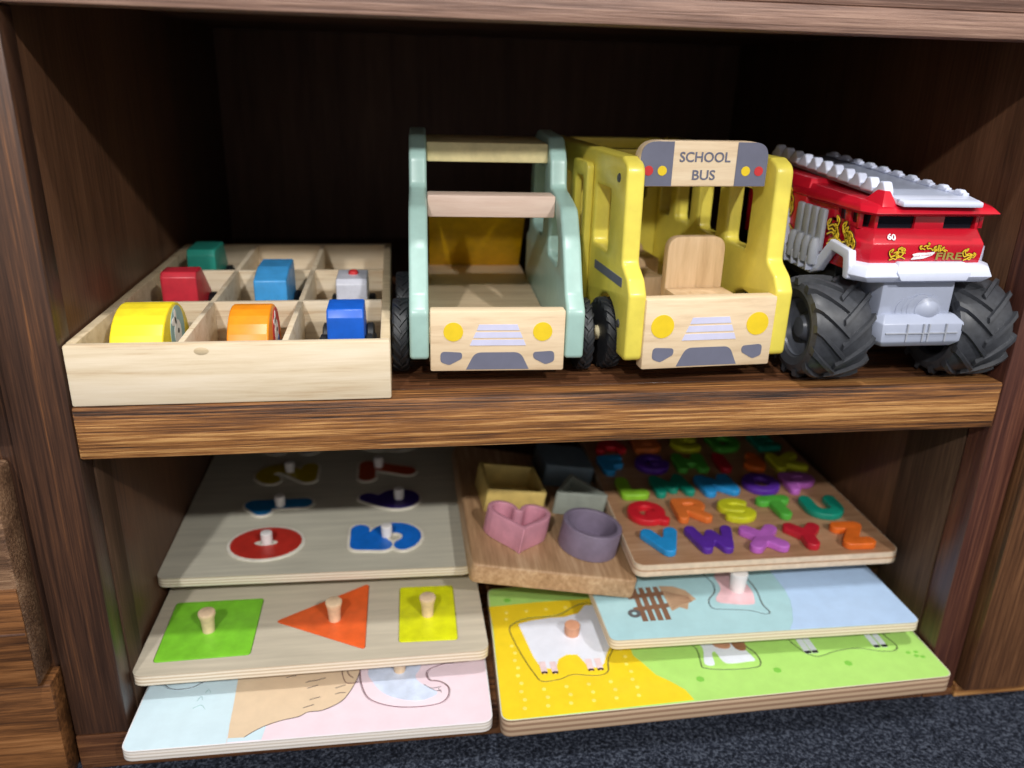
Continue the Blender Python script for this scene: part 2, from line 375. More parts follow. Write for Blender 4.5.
# ------------------------------------------------------------------ camera
F_PX, YAW, PIT, ROL = 801.4348, .1492, .365, .0282
cy, sy, cp, sp, cr, sr = math.cos(YAW), math.sin(YAW), math.cos(PIT), math.sin(PIT), math.cos(ROL), math.sin(ROL)
fw = Vector((sy*cp, cy*cp, -sp)); rt = Vector((cy, -sy, 0)); up = rt.cross(fw)
r2 = rt*cr+up*sr; u2 = -rt*sr+up*cr
cam = bpy.data.cameras.new('camera'); co = bpy.data.objects.new('camera', cam); COL.objects.link(co)
mt_ = Matrix.Identity(4)
for i in range(3): mt_[i][0] = r2[i]; mt_[i][1] = u2[i]; mt_[i][2] = -fw[i]
mt_[0][3], mt_[1][3], mt_[2][3] = .2533, -.6137, .2483
co.matrix_world = mt_
cam.sensor_width = 36; cam.lens = F_PX*36/1024; cam.clip_start = .02
cam.dof.use_dof = True; cam.dof.focus_distance = .66; cam.dof.aperture_fstop = 3.6
scn.camera = co

# ------------------------------------------------------------------ cabinet
W, D, ZT, ZF, ZR = .80, .70, .285, -.3218, -.361
floor = box('floor', (-2.2, -2.6, ZR-.05), (3.0, 1.2, ZR), None)
m, nt, b = newmat('carpet')
n1 = noise_chain(nt, (1, 1, 1), 300, 3, .7); n2 = noise_chain(nt, (1, 1, 1), 30, 3)
r = ramp(nt, n1.outputs['Fac'], [(.36, (20, 23, 31)), (.5, (43, 48, 60)), (.64, (84, 90, 103))])
nt.links.new(r.outputs[0], b.inputs['Base Color']); b.inputs['Roughness'].default_value = 1; b.inputs['Specular IOR Level'].default_value = .1
bump(nt, b, n1.outputs['Fac'], 1.0, .004)
floor.data.materials.append(m); tag(floor, 'dark blue grey looped carpet under the cabinet', None, None, 'structure'); 
wb = box('wall_back', (-2.2, .80, ZR+.0002), (3.0, .86, 1.6), None)
M['wallpaint'] = plain('wall_paint', (196, 192, 184), .8, vary=.02); wb.data.materials.append(M['wallpaint'])
tag(wb, 'plain painted wall behind the cabinet', None, None, 'structure')

cab = thing('cabinet', 'dark brown stained wooden cabinet with open shelves holding toys', 'cabinet', (W/2, .3, ZR))
inv = Matrix.Translation((-W/2, -.3, -ZR))
def cp_(name, a, b_, mat, bev=.002, parent=None):
    """a wooden board of the cabinet; its mesh is centred on its own origin so that the grain differs"""
    c = [(a[i]+b_[i])/2 for i in range(3)]
    h = [(b_[i]-a[i])/2 for i in range(3)]
    o = box(name, tuple(-v for v in h), tuple(h), mat, parent or cab, bev)
    o.location = (c[0]-W/2, c[1]-.3, c[2]-ZR)
    return o
cp_('post', (-.047, 0, ZF+.0003), (0, .026, ZT), 'post', .0025)
cp_('post', (W, 0, ZR+.0095), (W+.034, .03, ZT), 'postred', .0025)
cp_('side_panel', (-.02, .0262, ZR), (-.0015, D, ZT+.02), 'panel', .001)
cp_('side_panel', (W+.0015, .0302, ZR), (W+.02, D, ZT+.02), 'panel', .001)
cp_('stile', (W-.001, .0302, ZF), (W+.0014, .112, -.045), 'stile', .0005)
cp_('stile', (-.0012, .0262, ZF), (.001, .060, -.045), 'stile', .0005)
cp_('back_panel', (-.02, D+.0005, ZR), (W+.02, D+.014, ZT+.02), 'dark', .001)
cp_('shelf_edge', (.0002, .0005, -.045), (W-.0002, .024, 0), 'shelf', .0022)
cp_('shelf', (.0012, .0244, -.043), (W-.0012, D, -.0002), 'shelftop', .0008)
cp_('top_rail', (-.35, -.002, ZT+.0004), (W+.4, .026, ZT+.0195), 'lintel', .002)
cp_('top', (-.37, .000, ZT+.0197), (W+.42, D+.014, ZT+.060), 'lintel', .002)
cp_('bottom_rail', (-.047, -.0005, ZR), (W-.0003, .026, ZF), 'shelftop', .002)
cp_('bottom_rail', (W, -.0005, ZR), (W+.034, .026, ZR+.009), 'shelftop', .001)
cp_('bottom_shelf', (.0012, .0265, ZR+.010), (W-.0012, D, ZF-.0003), 'shelftop', .001)
# drawer side on the left
cp_('post', (-.35, .014, ZR), (-.0475, .03, ZT), 'post', .001)
for (z0, z1, mt) in ((-.014, .13, 'drawergrey'), (-.147, -.047, 'drawergrey'), (-.252, -.149, 'drawer')):
    pass
d1 = cp_('drawer', (-.34, -.018, -.013), (-.057, .0135, .27), 'drawergrey', .003)
d2 = cp_('drawer', (-.34, -.018, -.249), (-.057, .0135, -.046), 'drawergrey', .004)
for (z0, z1) in ((-.2465, -.149),):
    o = box('lower_board', (-.1405, -.0012, z0+.1475-.0), (.1405, .0006, z1+.1475), 'drawer', d2, .0006); o.location = (0, -.0158, 0)
o = box('seam', (-.14, -.0006, -.0012), (.14, .0006, .0012), 'dark', d2, .0004); o.location = (0, -.0166, -.045)
cp_('plinth_board', (-.34, -.012, ZR), (-.052, .0135, -.252), 'drawer', .002)
# door side on the right
cp_('door', (W+.0355, -.014, -.345), (W+.36, .012, ZT-.004), 'door', .003)
cp_('door_rail', (W+.0345, .0125, ZR), (W+.36, .03, ZT), 'postred', .001)
cp_('plinth_board', (W+.0345, -.0035, ZR), (W+.36, .0122, -.3465), 'shelf', .001)

# ------------------------------------------------------------------ divided tray and its little cars
tray = thing('divided_tray', 'pale pine sorting tray with nine square cells on the upper shelf', 'tray', (.0012, .0015, .0003))
TW, TD, TH, T = .2455, .395, .050, .008
fr = box('front_wall', (-TW/2, 0, -TH/2), (TW/2, T, TH/2), 'pine', tray, .0018); fr.location = (TW/2, 0, TH/2)
bk = box('back_wall', (-TW/2, 0, -TH/2), (TW/2, T, TH/2), 'pine', tray, .0012); bk.location = (TW/2, TD-T, TH/2)
for x in (0, TW-T): box('side_wall', (x, T+.0001, 0), (x+T, TD-T-.0001, TH), 'pinedark', tray, .0012)
box('base', (T+.0001, T+.0001, .001), (TW-T-.0001, TD-T-.0001, .006), 'pinedark', tray)
for y in (.127, .254): box('divider', (T+.0001, y, .0061), (TW-T-.0001, y+.005, TH-.001), 'pine', tray, .0008)
for x in (.0815, .1605):
    for (y0, y1) in ((T+.0001, .1269), (.1321, .2539), (.2591, TD-T-.0001)): box('divider', (x, y0, .0061), (x+.005, y1, TH-.001), 'pine', tray, .0008)
nick = lathe('dent', [(0, .0006), (.004, .0004), (.0052, 0)], 'pinedark', fr, 14); nick.matrix_local = Matrix.Translation((-.022, 0, .019)) @ Matrix.Rotation(PI/2, 4, 'X') @ Matrix.Diagonal((1.1, .6, 1, 1))

def toy_car(label, x, y, prof, mat, width=.032, wheels=((.010, .019), ), rw=.0135, rr=.004, face=None, extra=None):
    """prof: side outline (y, z) seen from the right; y runs back from the car's nose"""
    t = thing('toy_car', label, 'toy car', (x, y, .0066), 0, 'toy cars in the divided tray')
    L = max(p[0] for p in prof)
    o = plate('body', [rpoly(prof, rr, 5)], width, mat, t, at=(-width/2, 0, .0), frame=YZ, bev=.0018)
    for yy in (L*.2, L*.8):
        for sx in (-1, 1):
            w = lathe('wheel', [(0, 0), (rw*.9, 0), (rw, .0012), (rw, .0058), (rw*.85, .007), (rw*.4, .007), (rw*.35, .0085), (0, .0085)], 'tyre', t, 20, 'x', (0, 0, 0))
            w.matrix_local = Matrix.Translation((sx*(width/2+.0003), yy, rw)) @ Matrix.Rotation(0 if sx > 0 else PI, 4, 'Z')
    if face:
        cx, cz, rad, colr, motif = face
        f = plate('face_print', [circ(cx, cz, rad)], .0004, colr, t, at=(width/2, 0, 0), frame=YZ)
        def dot(nm, u, v, a, b2, mm, lift=.0005): plate(nm, [circ(u, v, a, b2, 16)], .0003, mm, f, at=(width/2+lift, 0, 0), frame=YZ)
        dot('muzzle', cx-.001, cz-.002, rad*.5, rad*.55, motif)
        dot('ear', cx-rad*.45, cz+rad*.5, rad*.32, rad*.16, motif)
        dot('ear', cx-rad*.2, cz+rad*.62, rad*.14, rad*.3, motif)
        dot('eye', cx, cz, rad*.1, rad*.1, 'ink', .0009)
        dot('collar', cx+rad*.35, cz-rad*.55, rad*.22, rad*.18, 'blue_print', .0007)
    return t
def arch(L, h, z0, n=14):
    return [(L, z0), (L, z0+.008)] + [(L/2+L/2*math.cos(PI*k/n), z0+.008+(h-.008)*math.sin(PI*k/n)) for k in range(1, n)] + [(0, z0+.008), (0, z0)]
toy_car('domed yellow toy car with a white rabbit face, front row of the tray', .0475, .018, arch(.092, .051, .008), 'car_yellow', .041, rr=.002, face=(.052, .034, .0215, 'pale_teal', 'rabbit'), rw=.010)
toy_car('domed orange toy car in the middle cell of the tray front row', .1325, .020, arch(.080, .050, .008), 'car_orange', .033, rr=.002, face=(.050, .034, .019, 'signred', 'rabbit'), rw=.010)
toy_car('boxy dark blue toy car in the right front cell of the tray', .2095, .045, [(0, .008), (.058, .008), (.058, .030), (.036, .057), (.004, .057), (0, .050)], 'car_navy', .031, rw=.016, rr=.003)
toy_car('red toy car with sloping back in the left cell of the middle row', .0475, .168, [(0, .008), (.06, .008), (.06, .03), (.026, .061), (.004, .061), (0, .056)], 'car_red', .033, rw=.015, rr=.003)
toy_car('light blue toy car with sloping front in the middle cell of the tray', .1325, .163, [(0, .008), (.07, .008), (.07, .056), (.066, .061), (.03, .061), (0, .054)], 'car_sky', .031, rw=.015, rr=.003)
wc = toy_car('small white toy car with a red button on its roof', .2095, .160, [(0, .008), (.055, .008), (.055, .04), (.044, .055), (.004, .055), (0, .05)], 'car_white', .030, rw=.015, rr=.003)
lathe('roof_button', [(0, .0045), (.0025, .0042), (.0045, .003), (.005, 0)], 'signred', wc, 20, 'z', (.001, .026, .0548))
toy_car('teal green toy car in the back row of the tray', .0425, .288, [(0, .008), (.066, .008), (.066, .03), (.05, .058), (.004, .058), (0, .052)], 'car_teal', .030, rw=.015, rr=.003)

# ------------------------------------------------------------------ tyres
def tyre_bm(Rad, w, nl, lug=.0035, slant=.5, hubr=.55, n=48):
    """axle along x, centred"""
    h = w/2; ri = Rad*hubr; Rb = Rad-lug
    prof = [(ri, -h*.78), (ri*1.06, -h*.92), (Rb*.80, -h), (Rb*.94, -h*.93), (Rb*.985, -h*.80), (Rb, -h*.45), (Rb*1.004, 0), (Rb, h*.45), (Rb*.985, h*.80), (Rb*.94, h*.93), (Rb*.80, h), (ri*1.06, h*.92), (ri, h*.78), (ri, -h*.78)]
    b = lathe_bm(prof, n, 'z')
    b.transform(Matrix.Rotation(PI/2, 4, 'Y'))
    for side in (-1, 1):
        for k in range(nl):
            a = 2*PI*(k+(.5 if side > 0 else 0))/nl
            # one lug: a slanted bar from the shoulder to just past the centre line
            rows = []
            segs = 6
            for i in range(segs+1):
                t = i/segs
                x = side*(h*1.0*(1-t)-h*.08*t); ang = a+side*0+slant*(t)*w/Rad
                rr = Rb*(.90 if i == 0 else .985 if i == 1 else .998)-.0005
                top = Rad*(.955 if i == 0 else .99 if i == 1 else 1.0)
                hw = (.0026 if i else .0034)*(Rad/.046)
                rows.append([(x, ang-hw*1.35/Rad, rr), (x, ang-hw*.8/Rad, top), (x, ang+hw*.8/Rad, top), (x, ang+hw*1.35/Rad, rr)])
            vs = [[b.verts.new((x, r_*math.cos(g), r_*math.sin(g))) for (x, g, r_) in row] for row in rows]
            for r0, r1 in zip(vs, vs[1:]):
                for q in range(3): b.faces.new((r0[q], r0[q+1], r1[q+1], r1[q]))
            b.faces.new(vs[0]); b.faces.new(vs[-1][::-1])
    return b

# ------------------------------------------------------------------ wooden truck
def wood_wheel(parent, x, y, rad, w, sx, mat='tyre', hub='axle', cap=.004):
    wb_ = bmobj('wheel', tyre_bm(rad, w, 18, .0016, .75, .18, 36), mat, parent, None, 30)
    wb_.location = (x, y, rad)
    lathe('hub', [(rad*.20, -w*.36), (rad*.20, w*.42+cap), (rad*.17, w*.42+cap+.0008), (0, w*.42+cap+.0008)], hub, wb_, 24, 'x').matrix_local = Matrix.Rotation(0 if sx > 0 else PI, 4, 'Z')
    return wb_
truck = thing('toy_truck', 'mint green and plain wood toy dump truck with yellow bed', 'toy truck', (.336, .022, .0003), R(-2))
def grille(parent, w, z0, h, yel='headlight', hc=.33, hr=.072):
    """prints on the nose board: parent is the board, local x centred, z from board bottom, y just in front"""
    f = XZ
    for sx in (-1, 1): plate('headlight_print', [circ(sx*w*hc, z0+h*.66, w*hr)], .0003, yel, parent, at=(0, -.0001, 0), frame=f)
    for i, (a0, a1) in enumerate(((.155, .142), (.180, .165), (.205, .190))):
        zc = z0+h*(.735-i*.125)
        if i < 3: plate('grille_print', [[(-w*a0*1.02, zc-h*.05), (w*a0*1.02, zc-h*.05), (w*a1, zc+h*.046), (-w*a1, zc+h*.046)]], .0003, 'lilac', parent, at=(0, -.0001, 0), frame=f)
    plate('bumper_print', [rpoly([(-w*.235, z0+h*.035), (w*.235, z0+h*.035), (w*.17, z0+h*.32), (-w*.17, z0+h*.32)], [0, 0, .009, .009])], .0003, 'slate', parent, at=(0, -.0001, 0), frame=f)
    for sx in (-1, 1):
        pts = [(sx*w*.265, z0+h*.32), (sx*w*.425, z0+h*.34), (sx*w*.425, z0+h*.16), (sx*w*.36, z0+h*.11), (sx*w*.265, z0+h*.22)]
        plate('fog_lamp_print', [rpoly(pts, .004)], .0003, 'slate', parent, at=(0, -.0001, 0), frame=f)
nose = bmobj('nose_board', box_bm(-.0568, 0, 0, .0568, .014, .053, .0018), 'rubber', truck); nose.location = (0, 0, .0145)
grille(nose, .1136, 0, .053)
prof = rpoly([(.002, .024), (.002, .066), (.016, .078), (.036, .112), (.060, .143), (.100, .150), (.122, .152), (.128, .178), (.148, .1965), (.225, .1985), (.250, .190), (.262, .150), (.262, .092), (.286, .080), (.286, .024)],
             [.004, .010, .012, .03, .02, .02, .008, .014, .014, .014, .014, .01, .012, .01, .006])
def wheel_notch(cy_, rad): return [(cy_+rad*math.cos(PI*k/12), .0245+rad*math.sin(PI*k/12)*.9) for k in range(13)]
door_win = rpoly([(.062, .090), (.120, .090), (.122, .138), (.092, .136), (.066, .116)], .008)
rear_win = rpoly([(.160, .100), (.235, .100), (.235, .165), (.160, .165)], .012)
for sx in (-1, 1):
    x0 = -.0738 if sx < 0 else .0576
    p = plate('side_panel', [prof, door_win, rear_win], .0162, 'mint', truck, at=(x0, 0, 0), frame=YZ, bev=.003, res=3)
    lathe('bolt', [(0, .0014), (.003, .001), (.0042, 0)], 'bolt', p, 16, 'x', (.0001, 0, 0)).matrix_local = Matrix.Translation((x0+(.0163 if sx > 0 else 0), .04, .055)) @ Matrix.Rotation(0 if sx > 0 else PI, 4, 'Z')
    for yy in (.048, .150): wood_wheel(truck, sx*(.0738+((.0065 if yy < .1 else .0045) if sx > 0 else .008)), yy, .0325, (.0125 if yy < .1 else .0080) if sx > 0 else .0140, sx, cap=.0008 if sx < 0 else (.004 if yy < .1 else .0005))
o = box('windscreen_bar', (-.0575, .086, .130), (.0575, .112, .1495), 'pinkwood', truck, .0016)
o = box('roof_board', (-.0575, .142, .1725), (.0575, .24, .1905), 'palewood', truck, .0016)
box('floor_board', (-.0573, .0142, .018), (.0573, .345, .0315), 'rubber', truck, .001)
bm = bmesh.new(); box_bm(-.0555, 0, 0, .0555, .006, .125, .0015, 2, bm, Matrix.Translation((0, .352, .006)) @ Matrix.Rotation(R(36), 4, 'X'))
bmobj('dump_bed', bm, 'mustard', truck)
box('axle', (-.074, .046, .030), (.074, .050, .0335), 'axle', truck).location = (0, 0, -.001)

# ------------------------------------------------------------------ school bus
bus = thing('toy_bus', 'yellow and plain wood toy school bus with an open roof', 'toy bus', (.5175, .013, .0003), R(3.4))
nose = bmobj('nose_board', box_bm(-.0595, 0, 0, .0595, .014, .062, .0018), 'rubber', bus); nose.location = (0, 0, .0170)
grille(nose, .119, 0, .058, hc=.365, hr=.086)
bnotch = [(.062+.036*math.cos(PI*k/12), .0325+.036*math.sin(PI*k/12)) for k in range(13)]
bprof0 = rpoly([(.002, .024), (.002, .082), (.010, .094), (.026, .104), (.029, .184), (.044, .190), (.290, .190), (.305, .180), (.305, .024)],
              [.006, .008, .010, .008, .012, .004, .012, .012, .006])
bprof = bprof0+[(.098, .024)]+bnotch[0:]+[(.026, .024)]
bwins = [rrect(a, .106, b2, .160, .006) for a, b2 in ((.068, .112), (.134, .178), (.200, .238), (.256, .286))]
for sx in (-1, 1):
    x0 = -.0746 if sx < 0 else .0586
    p = plate('side_panel', [bprof] + bwins, .016, 'yellow', bus, at=(x0, 0, 0), frame=YZ, bev=.003, res=3)
    xo = x0 if sx < 0 else x0+.016
    for (yy, zz) in ((.048, .172), (.024, .052)):
        bo = lathe('bolt', [(0, .0015), (.0028, .0012), (.004, 0)], 'bolt', p, 16, 'x'); bo.matrix_local = Matrix.Translation((xo, yy, zz)) @ Matrix.Rotation(0 if sx > 0 else PI, 4, 'Z')
    plate('stripe_print', [rrect(.022, .084, .10, .092, .001, 2)], .0004, 'slate', p, at=(xo-(.0004 if sx < 0 else 0), 0, 0), frame=YZ)
for yy in (.062, .235):
    wood_wheel(bus, -.0728 if yy < .1 else -.0785, yy, .0325, .0160 if yy < .1 else .006, -1, cap=.004 if yy < .1 else .0003)
    wood_wheel(bus, .0725 if yy < .1 else .0775, yy, .0325, .0140 if yy < .1 else .005, 1, cap=.002 if yy < .1 else .0003)
# folding door leaf standing a little proud of the left side
leaf = plate('door_leaf', [rrect(.118, .036, .168, .178, .008), rrect(.130, .104, .156, .164, .007)], .0068, 'yellow', bus, at=(-.0816, 0, 0), frame=YZ, bev=.0016)
# destination board
sg = plate('sign_board', [rpoly([(-.0575, .169), (.0575, .169), (.0575, .206), (-.0575, .206)], [.002, .002, .020, .020], 8)], .014, 'rubber', bus, at=(0, .052, 0), frame=XZ, bev=.001)
ys = .0378
for sx in (-1, 1):
    a, b2 = (-.0569, -.0285) if sx < 0 else (.0285, .0569)
    rr = [0, 0, 0, .019] if sx < 0 else [0, 0, .019, 0]
    plate('end_print', [rpoly([(a, .1695), (b2, .1695), (b2, .2055), (a, .2055)], rr, 8)], .0004, 'slate', sg, at=(0, ys, 0), frame=XZ)
    plate('red_lamp_print', [circ(sx*.0495, .182, .0040)], .0003, 'signred', sg, at=(0, ys-.0005, 0), frame=XZ)
    plate('yellow_lamp_print', [circ(sx*.0375, .182, .0040)], .0003, 'headlight', sg, at=(0, ys-.0005, 0), frame=XZ)
for s, w_, zc in (('SCHOOL', .0455, .1933), ('BUS', .0205, .1787)):
    me = text_mesh(s, w_, .0082, .0003, .012); me.transform(Matrix.Translation((0, ys-.0001, zc)) @ XZ); link('lettering', me, 'slate', sg)
sg.location = (-.0040, 0, -.0030)
box('floor_board', (-.0584, .0142, .030), (.0584, .296, .050), 'rubber', bus, .001)
def seat(y, x, top=.117):
    s = box('seat', (x-.0285, y-.036, .0505), (x+.0285, y+.010, .070), 'rubberz', bus, .001)
    plate('backrest', [rrect(x-.028, .0502, x+.028, top, .013)], .010, 'rubberz', s, at=(0, y+.0205, 0), frame=XZ, bev=.001)
    lathe('peg_hole', [(0, .0002), (.0105, .0002), (.0125, .0006), (.0135, 0)], 'rubberz', s, 24, 'z', (x, y-.014, .070))
seat(.062, .0135); seat(.150, -.028, .080); seat(.235, .0, .080)
rp = plate('rear_panel', [rrect(-.0584, .0505, .0584, .188, .003), rrect(-.045, .120, -.006, .170, .006), rrect(.006, .120, .045, .170, .006)], .010, 'yellow', bus, at=(0, .302, 0), frame=XZ, bev=.0012)
for y in (.19,): box('cross_bar', (-.0584, y, .170), (.0584, y+.014, .184), 'yellow', bus, .0015)

# ------------------------------------------------------------------ monster truck
mt = thing('monster_truck', 'red toy fire engine on big black monster truck tyres', 'toy truck', (.6965, .0, .0003))
def big_wheel(x, y, sx):
    w = bmobj('wheel', tyre_bm(.0462, .054, 13, .0034, .52, .56, 56), 'bigtyre', mt, None, 28); w.location = (x, y, .0462)
    h = lathe('hub', [(.0272, -.010), (.0272, .0215), (.0255, .0225), (.0235, .016), (.014, .010), (.012, .015), (.009, .021), (0, .022)], 'rim', w, 32, 'x')
    h.matrix_local = Matrix.Rotation(0 if sx > 0 else PI, 4, 'Z')
    for k in range(6):
        a = 2*PI*k/6; bo = lathe('lug_nut', [(0, .0015), (.0014, .0012), (.0018, 0)], 'rim', h, 10, 'x'); bo.location = (.0115, .019*math.cos(a)*.9, .019*math.sin(a)*.9)
for y in (.033, .178):
    for sx in (-1, 1): big_wheel(sx*.0668, y, sx)
def poly_loft(name, rings, mat, parent, bev=0, cap=True, smooth=25):
    b_ = bmesh.new(); vs = [[b_.verts.new(p) for p in r_] for r_ in rings]; n = len(rings[0])
    for r0, r1 in zip(vs, vs[1:]):
        for k in range(n): b_.faces.new((r0[k], r0[(k+1) % n], r1[(k+1) % n], r1[k]))
    if cap: b_.faces.new(vs[0][::-1]); b_.faces.new(vs[-1])
    if bev: bmesh.ops.bevel(b_, geom=b_.edges[:], offset=bev, segments=2, profile=.5, affect='EDGES', clamp_overlap=True)
    return bmobj(name, b_, mat, parent, None, smooth)
def plan(xf, xs, y0, y1, z, dz=0):
    y1 = max(y1, y0+.016)    # body plan outline: chamfered front corners; xf half-width of the front, xs of the sides
    return [(-xf, y0, z), (xf, y0, z), (xs, y0+.014, z), (xs, y1, z+dz), (-xs, y1, z+dz), (-xs, y0+.014, z)]
YB = .232
poly_loft('cab_lower', [plan(.050, .058, .004, YB, .100), plan(.051, .0595, .002, YB, .118), plan(.0505, .059, .001, YB, .1265), plan(.047, .057, .009, YB, .138)], 'fire_red', mt, .0008)
poly_loft('window_band', [plan(.0425, .054, .0125, YB-.004, .1378), plan(.0435, .0545, .0115, YB-.004, .1492)], 'window_dark', mt)
pil = bmesh.new()
for (xa, xb) in ((-.0475, -.0445), (-.0115, .0155), (.0445, .0475)):
    box_bm(xa, .0095, .1375, xb, .02, .1495, .0006, 2, pil)
for sx in (-1, 1):
    xa = -.0575 if sx < 0 else .0535
    for (ya, yb) in ((.017, .021), (.032, .040), (.052, YB)):
        box_bm(xa, ya, .1372, xa+.004, yb, .151, .0005, 2, pil)
    box_bm(xa, .02, .1372, xa+.004, .06, .1405, .0005, 2, pil)
bmobj('window_pillars', pil, 'fire_red', mt)
poly_loft('roof', [plan(.0475, .0575, .006, YB, .1488), plan(.056, .062, -.004, YB, .1525), plan(.052, .060, .001, YB, .1570), plan(.046, .054, .012, YB, .1605, .006)], 'fire_red', mt, .0007)
poly_loft('roof_horn', [[(-.050, .000, .1545), (-.034, .000, .1545), (-.034, .026, .158), (-.054, .026, .158)], [(-.044, .009, .169), (-.039, .009, .169), (-.039, .020, .169), (-.044, .020, .169)]], 'fire_red', mt, .0006)
poly_loft('rear_body', [[(-.0605, .105, .098), (.0605, .105, .098), (.0605, YB, .098), (-.0605, YB, .098)], [(-.061, .105, .150), (.061, .105, .150), (.061, YB, .150), (-.061, YB, .150)], [(-.055, .112, .167), (.055, .112, .167), (.055, YB-.004, .170), (-.055, YB-.004, .170)]], 'fire_red', mt, .001)
# white plastic fender strip: wraps the nose and runs back over each wheel
poly_loft('front_bumper', [plan(.052, .0635, -.003, .010, .0950), plan(.058, .066, -.008, .010, .1005), plan(.055, .0645, -.005, .010, .1085), plan(.051, .060, .001, .012, .1105)], 'shell', mt, .0010)
poly_loft('bumper_centre', [[(-.026, -.0095, .0975), (.034, -.0095, .0975), (.034, .004, .0975), (-.026, .004, .0975)], [(-.030, -.0085, .1045), (.038, -.0085, .1045), (.038, .004, .1045), (-.030, .004, .1045)], [(-.026, -.003, .1120), (.034, -.003, .1120), (.034, .004, .1120), (-.026, .004, .1120)]], 'shell', mt, .0008)
strip = rpoly([(.006, .0955), (.006, .107), (.010, .120), (.042, .1235), (.064, .101), (.074, .0975), (.124, .102), (.134, .137), (.142, .137), (.137, .094), (.124, .088), (.070, .0865), (.056, .092), (.038, .114), (.018, .112), (.014, .0955)], .003, 3)
for sx in (-1, 1):
    x0 = -.0660 if sx < 0 else .0590
    fe = plate('fender_strip', [strip if sx < 0 else [(max(y_, .02), z_) for y_, z_ in strip]], .007, 'shell', mt, at=(x0, 0, 0), frame=YZ, bev=.0014)
    rb = bmesh.new()
    for k in range(4):       # four upright ribs with a row of cylinders in front of them
        yk = .060+.0135*k
        box_bm(x0+(.000 if sx < 0 else .003), yk, .108, x0+(.005 if sx < 0 else .008), yk+.0105, .1465, .002, 2, rb)
        lathe_bm([(0, .0), (.0048, .0), (.0052, .002), (.0052, .018), (.0035, .0235), (0, .0245)], 14, 'z', (x0+(-.0012 if sx < 0 else .0092), yk+.0052, .0965), rb)
    bmobj('side_ribs', rb, 'shelldull', fe)
    wb2 = bmesh.new()
    for k in range(5): box_bm(x0+(-.006 if sx < 0 else .008), .066+.0145*k, .090, x0+(0 if sx < 0 else .014), .069+.0145*k, .1035, .0008, 2, wb2)
    bmobj('step_fins', wb2, 'shell', fe)
# chassis
box('chassis', (-.034, .002, .040), (.034, .215, .0975), 'shellgrey', mt, .003)
for y in (.033, .178): lathe('axle', [(0, -.045), (.009, -.045), (.009, .045), (0, .045)], 'under', mt, 18, 'x', (0, y, .0462))
box('underbody', (-.052, .05, .075), (.052, .22, .0985), 'under', mt, .002)
poly_loft('chassis_bumper', [[(-.030, -.006, .039), (.034, -.006, .039), (.040, .010, .039), (-.036, .010, .039)], [(-.034, -.010, .044), (.040, -.010, .044), (.044, .010, .044), (-.040, .010, .044)],
          [(-.034, -.009, .060), (.042, -.009, .060), (.046, .010, .062), (-.040, .010, .062)], [(-.030, -.002, .0665), (.036, -.002, .0665), (.036, .010, .0665), (-.030, .010, .0665)]], 'shellgrey', mt, .0010)
bb = bmesh.new()
for (x_, z_, r_, d_) in ((.010, .0695, .0125, .0035), (.004, .0705, .0135, .0022), (-.001, .0700, .0125, .0014), (-.007, .0695, .0120, .0008), (.013, .0705, .0125, .0014)):
    lathe_bm([(0, -d_-(.004 if d_ > .003 else 0)), (r_*.35, -d_-(.0034 if d_ > .003 else 0)), (r_*.62, -d_-(.0016 if d_ > .003 else 0)), (r_*.8, -d_), (r_*.95, -d_*.8), (r_, .001), (r_, .004)], 26, 'y', (x_, .002, z_), bb)
bmobj('engine_bulge', bb, 'shellgrey', mt)
bl = bmesh.new()
for zz in (.0515,): box_bm(-.031, -.0108, zz, .036, -.009, zz+.0010, 0, 1, bl)
for xx in (-.012, .003, .008, .024): box_bm(xx, -.0110, .0445, xx+.0012, -.009, .060, 0, 1, bl)
bmobj('bumper_seams', bl, 'shelldull', mt)
# ladder on the roof
lad = poly_loft('ladder', [[(-.036, .000, .1590), (.036, -.002, .1590), (.020, .226, .1740), (-.040, .226, .1740)], [(-.036, .000, .1635), (.036, -.002, .1635), (.020, .226, .1785), (-.040, .226, .1785)]], 'shellgrey', mt, .0012)
for sx in (-1, 1):
    rl = bmesh.new(); n = 11 if sx < 0 else 10
    for k in range(n):
        t = (k+.5)/n; y = .012+t*.212; z = .163+t*.0155
        xr = -.038-.003*t if sx < 0 else .034-.014*t
        dy = .212/n; hb = .0120 if sx < 0 else .0058
        prof_ = [(-dy*.5, 0), (dy*.5, 0), (dy*.5, .004), (dy*.22, hb*.6), (dy*.05, hb), (-dy*.25, hb), (-dy*.42, hb*.6), (-dy*.5, .004)]
        me = curve_mesh([rpoly(prof_, .003, 4)], .0085 if sx < 0 else .006, .0016); me.transform(Matrix.Translation((xr-.004, y, z)) @ YZ); rl.from_mesh(me); bpy.data.meshes.remove(me)
    bmobj('rail', rl, 'shell', lad)
poly_loft('ladder_tip', [[(-.035, -.006, .158), (.035, -.008, .158), (.038, .014, .160), (-.038, .014, .160)], [(-.035, -.006, .1625), (.035, -.008, .1625), (.037, .014, .1655), (-.037, .014, .1655)]], 'shell', lad, .0014)
rg = bmesh.new()
for k in range(8): box_bm(-.030, .030+.022*k, .1640+.0016*k, .016, .036+.022*k, .1660+.0016*k, .0008, 2, rg)
bmobj('rungs', rg, 'shellgrey', lad).location = (0, 0, -.0012)
